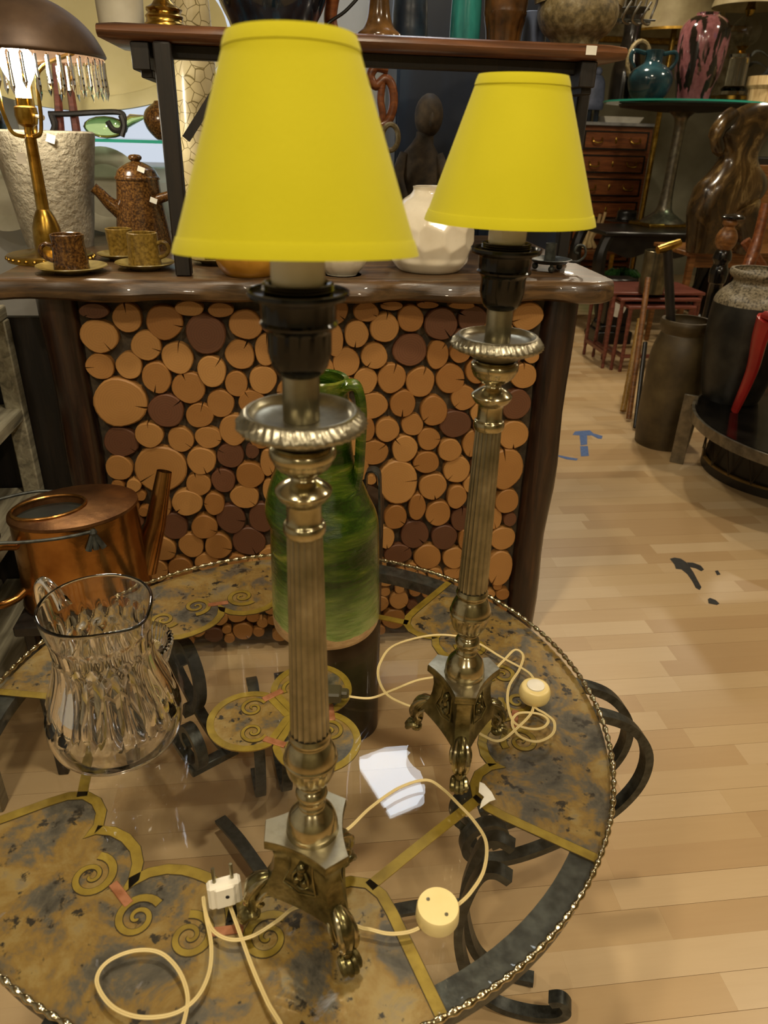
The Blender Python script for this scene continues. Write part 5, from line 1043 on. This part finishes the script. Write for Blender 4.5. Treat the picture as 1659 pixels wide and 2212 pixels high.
# black side table, clock and pedestal table
bz = .74; bl0 = on(1298, 497, bz); bt = thing('black_side_table', 'black carved side table with curved legs holding the pedestal table', 'table', (bl0.x+.55, bl0.y+.1, 0))
bcx, bcy = bl0.x+.56, bl0.y+.19
obj('top', M().box((bcx, bcy, bz-.015), (1.14, .62, .03), bev=.008), MT['black_paint'], bt)
ap_ = [(-.53, 0), (.53, 0), (.53, -.05)]+[(.53-1.06*i/20, -.10-.05*sin(pi*i/20*3)**2) for i in range(21)]+[(-.53, -.05)]
obj('apron', M().prism([(bcx+a, bz-.03+b) for a, b in ap_], bcy-.28, bcy-.26, 1), MT['black_paint'], bt, smooth=0)
for sx in (-1, 1):
    for sy in (-1, 1):
        lx, ly = bcx+sx*.52, bcy+sy*.25; obj('leg', M().tube(cr([(lx, ly, bz-.03), (lx+sx*.05, ly-.02, bz-.17), (lx+sx*.02, ly, bz-.40), (lx-sx*.02, ly, .14), (lx+sx*.03, ly-.02, .036), (lx+sx*.07, ly-.03, .027)], 5), [.045]*5+[.05]*5+[.035]*5+[.028]*5+[.026]*6, 8), MT['black_paint'], bt)
cl = on(1314, 737, 0); ck_ = thing('mantel_clock', 'black lacquer clock case with round white dial on the floor', 'clock', cl); zt_ = axz((cl.x, cl.y), 610)
obj('plinth', M().box((cl.x, cl.y, .045), (.26, .20, .089), bev=.006).box((cl.x, cl.y, .11), (.22, .165, .045), bev=.006), MT['black_paint'], ck_)
obj('case', M().box((cl.x, cl.y, (.13+zt_)/2), (.175, .13, zt_-.13), bev=.006), MT['black_paint'], ck_); obj('cornice', M().box((cl.x, cl.y, zt_+.016), (.23, .17, .034), bev=.008), MT['black_paint'], ck_)
zd_ = axz((cl.x, cl.y), 655); obj('dial', M().add([(cl.x+.062*cos(a), cl.y-.066-.004*q_, zd_+.085*sin(a)) for q_ in (0, 1) for a in [2*pi*k/32 for k in range(32)]], [tuple(range(32, 64))[::-1]]+[(k, (k+1) % 32, 32+(k+1) % 32, 32+k) for k in range(32)]), MT['paper'], ck_)
pl0 = V((cl.x+.16, cl.y+.30, 0)); fp_ = thing('potted_fern', 'small green fern in a dark pot between clock and side table', 'plant', pl0)
pz = axz((pl0.x, pl0.y), 590); obj('pot', M().lathe([(0, .0005), (.09, .0005), (.12, pz-.02), (.11, pz-.02), (.1, pz-.05), (0, pz-.05)], (pl0.x, pl0.y), 24), MT['black_paint'], fp_)
fr_ = random.Random(9); lv = M()
for k in range(60):
    a = fr_.uniform(0, 6.3); l_ = fr_.uniform(.08, .16); e = V((cos(a), sin(a), 0)); s_ = V((-sin(a), cos(a), 0)); b_ = V((pl0.x, pl0.y, pz-.03)); m_ = b_+e*l_*.6+V((0, 0, .06)); t_ = b_+e*l_+V((0, 0, fr_.uniform(-.01, .05)))
    lv.add([b_, m_+s_*.014, t_, m_-s_*.014], [(0, 1, 2), (0, 2, 3)])
obj('fronds', lv, MT['plant'], fp_)['kind'] = 'stuff'
# pedestal table with glass top
pd = on(1428, 487, bz+.0); pz_ = axz((pd.x, pd.y), 222); pe = thing('pedestal_table', 'slender grey pedestal table with round green edged glass top', 'table', V((pd.x, pd.y, bz)))
zz = lambda py: axz((pd.x, pd.y), py); kp_ = (V((pd.x, pd.y, 1.2))-CAM).dot(FW)/F; PR = 165*kp_
obj('brass_plinth', M().box((pd.x, pd.y, bz+.012), (.40, .30, .0235), R(8), .003), MT['brass'], pe)
obj('stem', M().lathe(sm([(.17, bz+.024), (.14, bz+.05), (.07, bz+.10), (.05, bz+.16), (.042, zz(400)), (.040, zz(320)), (.045, zz(262)), (.08, zz(246)), (.11, zz(240))], 4), (pd.x, pd.y), 28), MT['steel'], pe)
obj('dark_tray', M().lathe([(0, zz(242)), (.20, zz(242)), (PR*.78, zz(234)), (PR*.80, zz(224)-.012), (0, zz(224)-.012)], (pd.x, pd.y), 56), MT['dark_wood'], pe, smooth=30)
gz = zz(222); gt = obj('glass_top', M().lathe([(0, gz-.0115), (PR-.001, gz-.0115), (PR-.001, gz), (0, gz)], (pd.x, pd.y), 72), MT['green_glass_shelf'], pe, smooth=30)
obj('green_edge', M().lathe([(PR-.0008, gz-.0115), (PR, gz-.0115), (PR, gz), (PR-.0008, gz)], (pd.x, pd.y), 72, closed=True), MT['green_edge'], gt)
def on_ped(px, dy): p = aty(px, 222, pd.y+dy); return V((p.x, p.y, gz))
b = on_ped(1396, -.16); t, bo, S = vessel('teal_jug', 'round teal glazed two handled jug on the pedestal table', 'jug', b, [(216, 30), (205, 38), (190, 44), (172, 47), (155, 42), (142, 28), (136, 20), (120, 19), (109, 20)], MT['teal'], .006, 40, parent_parts=True)
for s_ in (-1, 1): obj('handle', M().tube(cr([(b.x+s_*.065, b.y, axz(b, 116)), (b.x+s_*.15, b.y, axz(b, 112)), (b.x+s_*.165, b.y, axz(b, 130)), (b.x+s_*.13, b.y, axz(b, 148))], 5), .014, 8), MT['teal'], t)
b = on_ped(1494, -.10); vessel('drip_glaze_vase', 'tall pink vase with running black glaze on the pedestal table', 'vase', b, [(217, 34), (190, 40), (150, 48), (100, 52), (65, 51), (45, 42), (34, 26), (29, 25)], MT['pink'], .008, 44)
b = on_ped(1342, .22); t, bo, S = vessel('black_ring_vase', 'tall black vase with grey ring decoration behind the teal jug', 'vase', b, [(220, 30), (180, 31), (150, 30), (120, 24), (80, 18), (40, 20), (20, 24)], MT['black_glaze'], .006, 36, parent_parts=True)
c_ = V((b.x+.02, b.y-.135, axz(b, 135))); obj('ring_motif', M().tube([c_+V((.085*cos(a), -.012*(1-cos(a)), .12*sin(a))) for a in [2*pi*k/24 for k in range(24)]], .016, 8, closed=True), MT['speckle'], t)
b = on_ped(1578, .10); gl = thing('glass_lamp', 'clear glass column lamp with ball neck and wide pale shade', 'lamp', b); Q = lambda rows: pro((b.x, b.y), rows)
obj('brass_base', M().lathe([(0, gz+.0005)]+[(r, max(z, gz+.0005)) for r, z in Q([(216, 34), (208, 34), (205, 26)])]+[(0, Q([(205, 1)])[0][1])], (b.x, b.y), 32), MT['brass'], gl)
obj('glass_column', M().lathe([(0, Q([(205, 1)])[0][1])]+Q([(205, 24), (192, 26), (186, 20), (125, 20), (118, 24)])+[(0, Q([(118, 1)])[0][1])], (b.x, b.y), 24), MT['crystal'], gl, smooth=30)
obj('brass_collar', M().lathe(sm(Q([(118, 14), (110, 8), (100, 14)]), 3), (b.x, b.y), 20), MT['brass'], gl)
obj('glass_ball', M().lathe(sm(Q([(100, 12), (92, 24), (75, 31), (58, 30), (42, 20), (32, 8)]), 3), (b.x, b.y), 32), MT['clear'], gl)
obj('neck', M().lathe(Q([(34, 6), (22, 11), (10, 8), (0, 8)]), (b.x, b.y), 16), MT['brass'], gl)
obj('shade', M().lathe(Q([(16, 80), (10, 80), (-40, 66), (-90, 52)])+Q([(-90, 51), (-40, 65), (10, 79)]), (b.x, b.y), 48), MT['silk'], gl)
b = on_ped(1655, -.30); ip = thing('iron_leaf_lamp', 'black iron lamp with leaf sprays on a pale round plinth', 'lamp', b)
obj('plinth', M().lathe([(0, gz+.0005), (.13, gz+.0005)]+pro((b.x, b.y), [(195, 42), (186, 48), (166, 48)])+[(0, pro(b, [(166, 1)])[0][1])], (b.x, b.y), 32), MT['pale_wood'], ip, smooth=30)
obj('column', M().lathe(sm(pro(b, [(166, 30), (155, 18), (130, 12), (90, 12), (40, 10), (0, 10)]), 3), (b.x, b.y), 20), MT['iron'], ip)
for k in range(5): a = k*1.26+2; z_ = axz(b, 150-18*k); obj('leaf_spray', M().tube(cr([(b.x, b.y, z_-.03), (b.x+.09*cos(a), b.y+.09*sin(a), z_+.03), (b.x+.17*cos(a), b.y+.17*sin(a), z_+.05), (b.x+.20*cos(a), b.y+.20*sin(a), z_+.02)], 4), [.008]*4+[.012, .018, .022, .026, .028, .024, .018, .01, .004], 6, flat=.3), MT['iron'], ip)
# things on the black side table
for i, (px, py, w_, d_, lb) in enumerate(((1352, 478, .34, .20, 'flat black hat lying on the black side table'),)):
    q = on(px, py, bz); single('felt_hat', M().lathe(sm([(0, bz+.0005), (.15, bz+.0005), (.16, bz+.008), (.085, bz+.018), (.08, bz+.07), (.06, bz+.085), (0, bz+.085)], 3), (q.x, q.y), 32, sy=.8), MT['black_paint'], lb, 'hat', q)
# pale branch sculpture on a console next to the bar end
sz = .46; sb = on(1268, 538, sz); cs_ = thing('console_table', 'gilt edged wooden console beyond the end of the bar', 'table', (sb.x, sb.y+.02, 0))
obj('top', M().box((sb.x-.02, sb.y+.05, sz-.012), (.50, .36, .0235), bev=.003), MT['mahog'], cs_); obj('shelf', M().box((sb.x-.02, sb.y+.05, sz-.22), (.46, .32, .02), bev=.003), MT['gold'], cs_)
for sx in (-1, 1):
    for sy in (-1, 1): obj('leg', M().box((sb.x-.02+sx*.22, sb.y+.05+sy*.15, (sz-.024)/2+.0003), (.03, .03, sz-.025), bev=.002), MT['gold'], cs_)
ws = thing('driftwood_sculpture', 'pale branching root wood sculpture on the console', 'sculpture', sb); k_ = (sb-CAM).dot(FW)/F
for i, (dx0, dx1, py1, r_) in enumerate(((-22, -26, 470, .016), (-10, -4, 460, .018), (4, 18, 462, .018), (14, 30, 458, .016), (-2, 8, 480, .02))):
    z1 = axz((sb.x, sb.y), py1); obj('branch', M().tube(cr([(sb.x+dx0*1.3*k_, sb.y-.03+.015*i, sz+r_*.75), (sb.x+dx0*.6*k_, sb.y+.01*i-.02, (sz*1.4+z1*.6)/2), (sb.x+dx1*.8*k_, sb.y+.01*i-.02, (sz*.7+z1*1.3)/2), (sb.x+dx1*k_, sb.y+.015*i-.03, z1)], 5), [r_*1.25]*4+[r_]*6+[r_*.8]*6, 8), MT['pale_wood'], ws)
# chest of drawers
cy_ = 7.15; A = aty(1250, 262, cy_); B = aty(1423, 262, cy_); ch = thing('chest_of_drawers', 'tall inlaid mahogany chest of drawers with marble top at the back', 'chest of drawers', ((A.x+B.x)/2, cy_+.25, 0))
cw = B.x-A.x; cx_ = (A.x+B.x)/2; zt_ = A.z
obj('body', M().box((cx_, cy_+.25, (zt_-.03)/2), (cw-.06, .46, zt_-.031)), MT['mahog'], ch, smooth=0); obj('marble_top', M().box((cx_, cy_+.24, zt_-.014), (cw, .52, .028), bev=.005), MT['marble'], ch)
n_ = 7; dhh = (zt_-.10)/n_
for i in range(n_):
    z_ = zt_-.045-dhh*(i+.5); dr_ = obj('drawer', M().box((cx_, cy_+.012, z_), (cw-.16, .03, dhh-.05), bev=.004), MT['mahog'], ch, smooth=0)
    ed = M()
    for s_ in (-1, 1): ed.box((cx_, cy_-.004, z_+s_*(dhh/2-.028)), (cw-.14, .014, .012)).box((cx_+s_*(cw/2-.078), cy_-.004, z_), (.012, .014, dhh-.068))
    obj('ebony_banding', ed, MT['black_paint'], dr_, smooth=0)['kind'] = 'stuff'
    for s_ in (-1, 1): x = cx_+s_*cw*.24; obj('bail_pull', M().tube(cr([(x-.045, cy_-.006, z_+.018), (x-.04, cy_-.03, z_-.012), (x, cy_-.036, z_-.022), (x+.04, cy_-.03, z_-.012), (x+.045, cy_-.006, z_+.018)], 4), .007, 6), MT['brass'], dr_)
    obj('escutcheon', M().ball((cx_, cy_-.006, z_), .022, 8, (.5, .3, 1.3)), MT['brass'], dr_)
q = V((cx_+.06, cy_+.16, zt_)); single('white_tray', M().loft([[(q.x+sx*a, q.y+sy*b_, zt_+z_) for sx, sy in ((-1, -1), (1, -1), (1, 1), (-1, 1))] for a, b_, z_ in ((.16, .10, .0005), (.19, .12, .05), (.18, .11, .05), (.15, .09, .012))]), MT['paper'], 'white oblong tray on top of the chest of drawers', 'tray', q, smooth=0)
q = V((cx_-.20, cy_+.15, zt_)); fi = thing('blue_figurine', 'blue grey coat shaped figurine standing on the chest of drawers', 'figurine', q); k_ = (q-CAM).dot(FW)/F
obj('coat', M().lathe(sm([(.05, zt_+.10), (.09, zt_+.11), (.085, zt_+.22), (.075, zt_+.32), (.04, zt_+.37)], 3)+[(0, zt_+.375)], (q.x, q.y), 20, sy=.6), MT['bluegrey'], fi); obj('head', M().ball((q.x, q.y, zt_+.40), .036, 12), MT['bluegrey'], fi)
for s_ in (-1, 1): obj('leg', M().tube([(q.x+s_*.035, q.y, zt_+.0005), (q.x+s_*.035, q.y, zt_+.12)], .024, 8), MT['slate'], fi)
# floor lamp with brass stem behind the vases
fl0 = aty(1447, 300, 6.35); b = V((fl0.x, 6.62, 0)); fo = thing('floor_lamp', 'floor lamp with silky cream drum shade and brass stem', 'lamp', b)
obj('foot', M().lathe(sm([(0, .0005), (.15, .0005), (.15, .02), (.03, .04), (.015, .06)], 2), (b.x, b.y), 28), MT['brass'], fo); z1 = axz((b.x, b.y), 72)
obj('stem', M().tube([(b.x, b.y, .04), (b.x, b.y, z1+.1)], .022, 12), MT['brass'], fo)
obj('shade', M().lathe([(82*.0047, z1), (60*.0047, axz((b.x, b.y), -70)), (59*.0047, axz((b.x, b.y), -70)), (81*.0047, z1)], (b.x, b.y), 48), MT['silk'], fo); obj('gold_trim', M().lathe([(82.5*.0047, z1-.012), (82.5*.0047, z1+.006), (80*.0047, z1+.006), (80*.0047, z1-.012)], (b.x, b.y), 48, closed=True), MT['gold'], fo)
# hanging iron candle rack
hb = aty(1352, 50, 2.9); hr = thing('hanging_iron_rack', 'steel wire candle rack hanging from the ceiling', 'rack', (hb.x, hb.y, CEIL))
obj('drip_dish', M().lathe([(0, hb.z+.03), (.035, hb.z+.03), (.055, hb.z+.04), (.053, hb.z+.043), (.03, hb.z+.034), (0, hb.z+.034)], (hb.x+.02, hb.y), 28), MT['iron'], hr)
for k in range(4):
    x = hb.x-.07+.035*k; obj('wire', M().tube(cr([(x+.02, hb.y-.06, hb.z+.055), (x, hb.y-.05, hb.z+.008), (x+.05, hb.y+.01, hb.z), (x+.075, hb.y+.05, hb.z+.03), (x+.09, hb.y+.05, hb.z+.12), (hb.x+.10, hb.y+.02, hb.z+.40), (hb.x+.10, hb.y, CEIL)], 5), .0042, 8), MT['steel'], hr)
for k in range(3): y_ = hb.y-.045+.04*k; obj('cross_wire', M().tube([(hb.x-.075, y_, hb.z+.004), (hb.x+.085, y_, hb.z+.006)], .003, 6), MT['iron'], hr)
# gilt frames on the far wall
for i, (px, py, w_, h_, lb) in enumerate(((1240, 205, .36, .62, 'gilt framed print hanging behind the blue figurine'), (1395, 40, .9, .36, 'wide gilt framed picture on the far wall above the chest'), (1596, 140, .56, .6, 'square gilt framed picture on the far wall behind the glass lamp'))):
    c_ = aty(px, py, FY1-.14); t = thing('picture_frame', lb, 'picture', c_)
    obj('print', M().box((c_.x, FY1-.115, c_.z), (w_, .012, h_)), MT['mirror'], t, smooth=0)
    for s_ in (-1, 1):
        obj('frame_rail', M().box((c_.x, FY1-.125, c_.z+s_*h_/2), (w_+.1, .04, .05), bev=.008), MT['gold'], t); obj('frame_stile', M().box((c_.x+s_*w_/2, FY1-.125, c_.z), (.05, .04, h_), bev=.008), MT['gold'], t)
# dark wardrobe behind the torso
q = aty(1630, 400, 5.6); wr = thing('dark_wardrobe', 'dark wooden wardrobe against the wall behind the carved torso', 'wardrobe', (3.95, 5.9, 0))
obj('carcass', M().box((3.95, 5.9, .62), (1.0, .5, 1.239), bev=.006), MT['dark_wood'], wr)
for s_ in (-1, 1): d_ = obj('door', M().box((3.95+s_*.245, 5.642, .62), (.47, .018, 1.14), bev=.004), MT['brown_wood'], wr); obj('knob', M().ball((3.95+s_*.03, 5.622, .65), .014, 8), MT['brass'], d_)
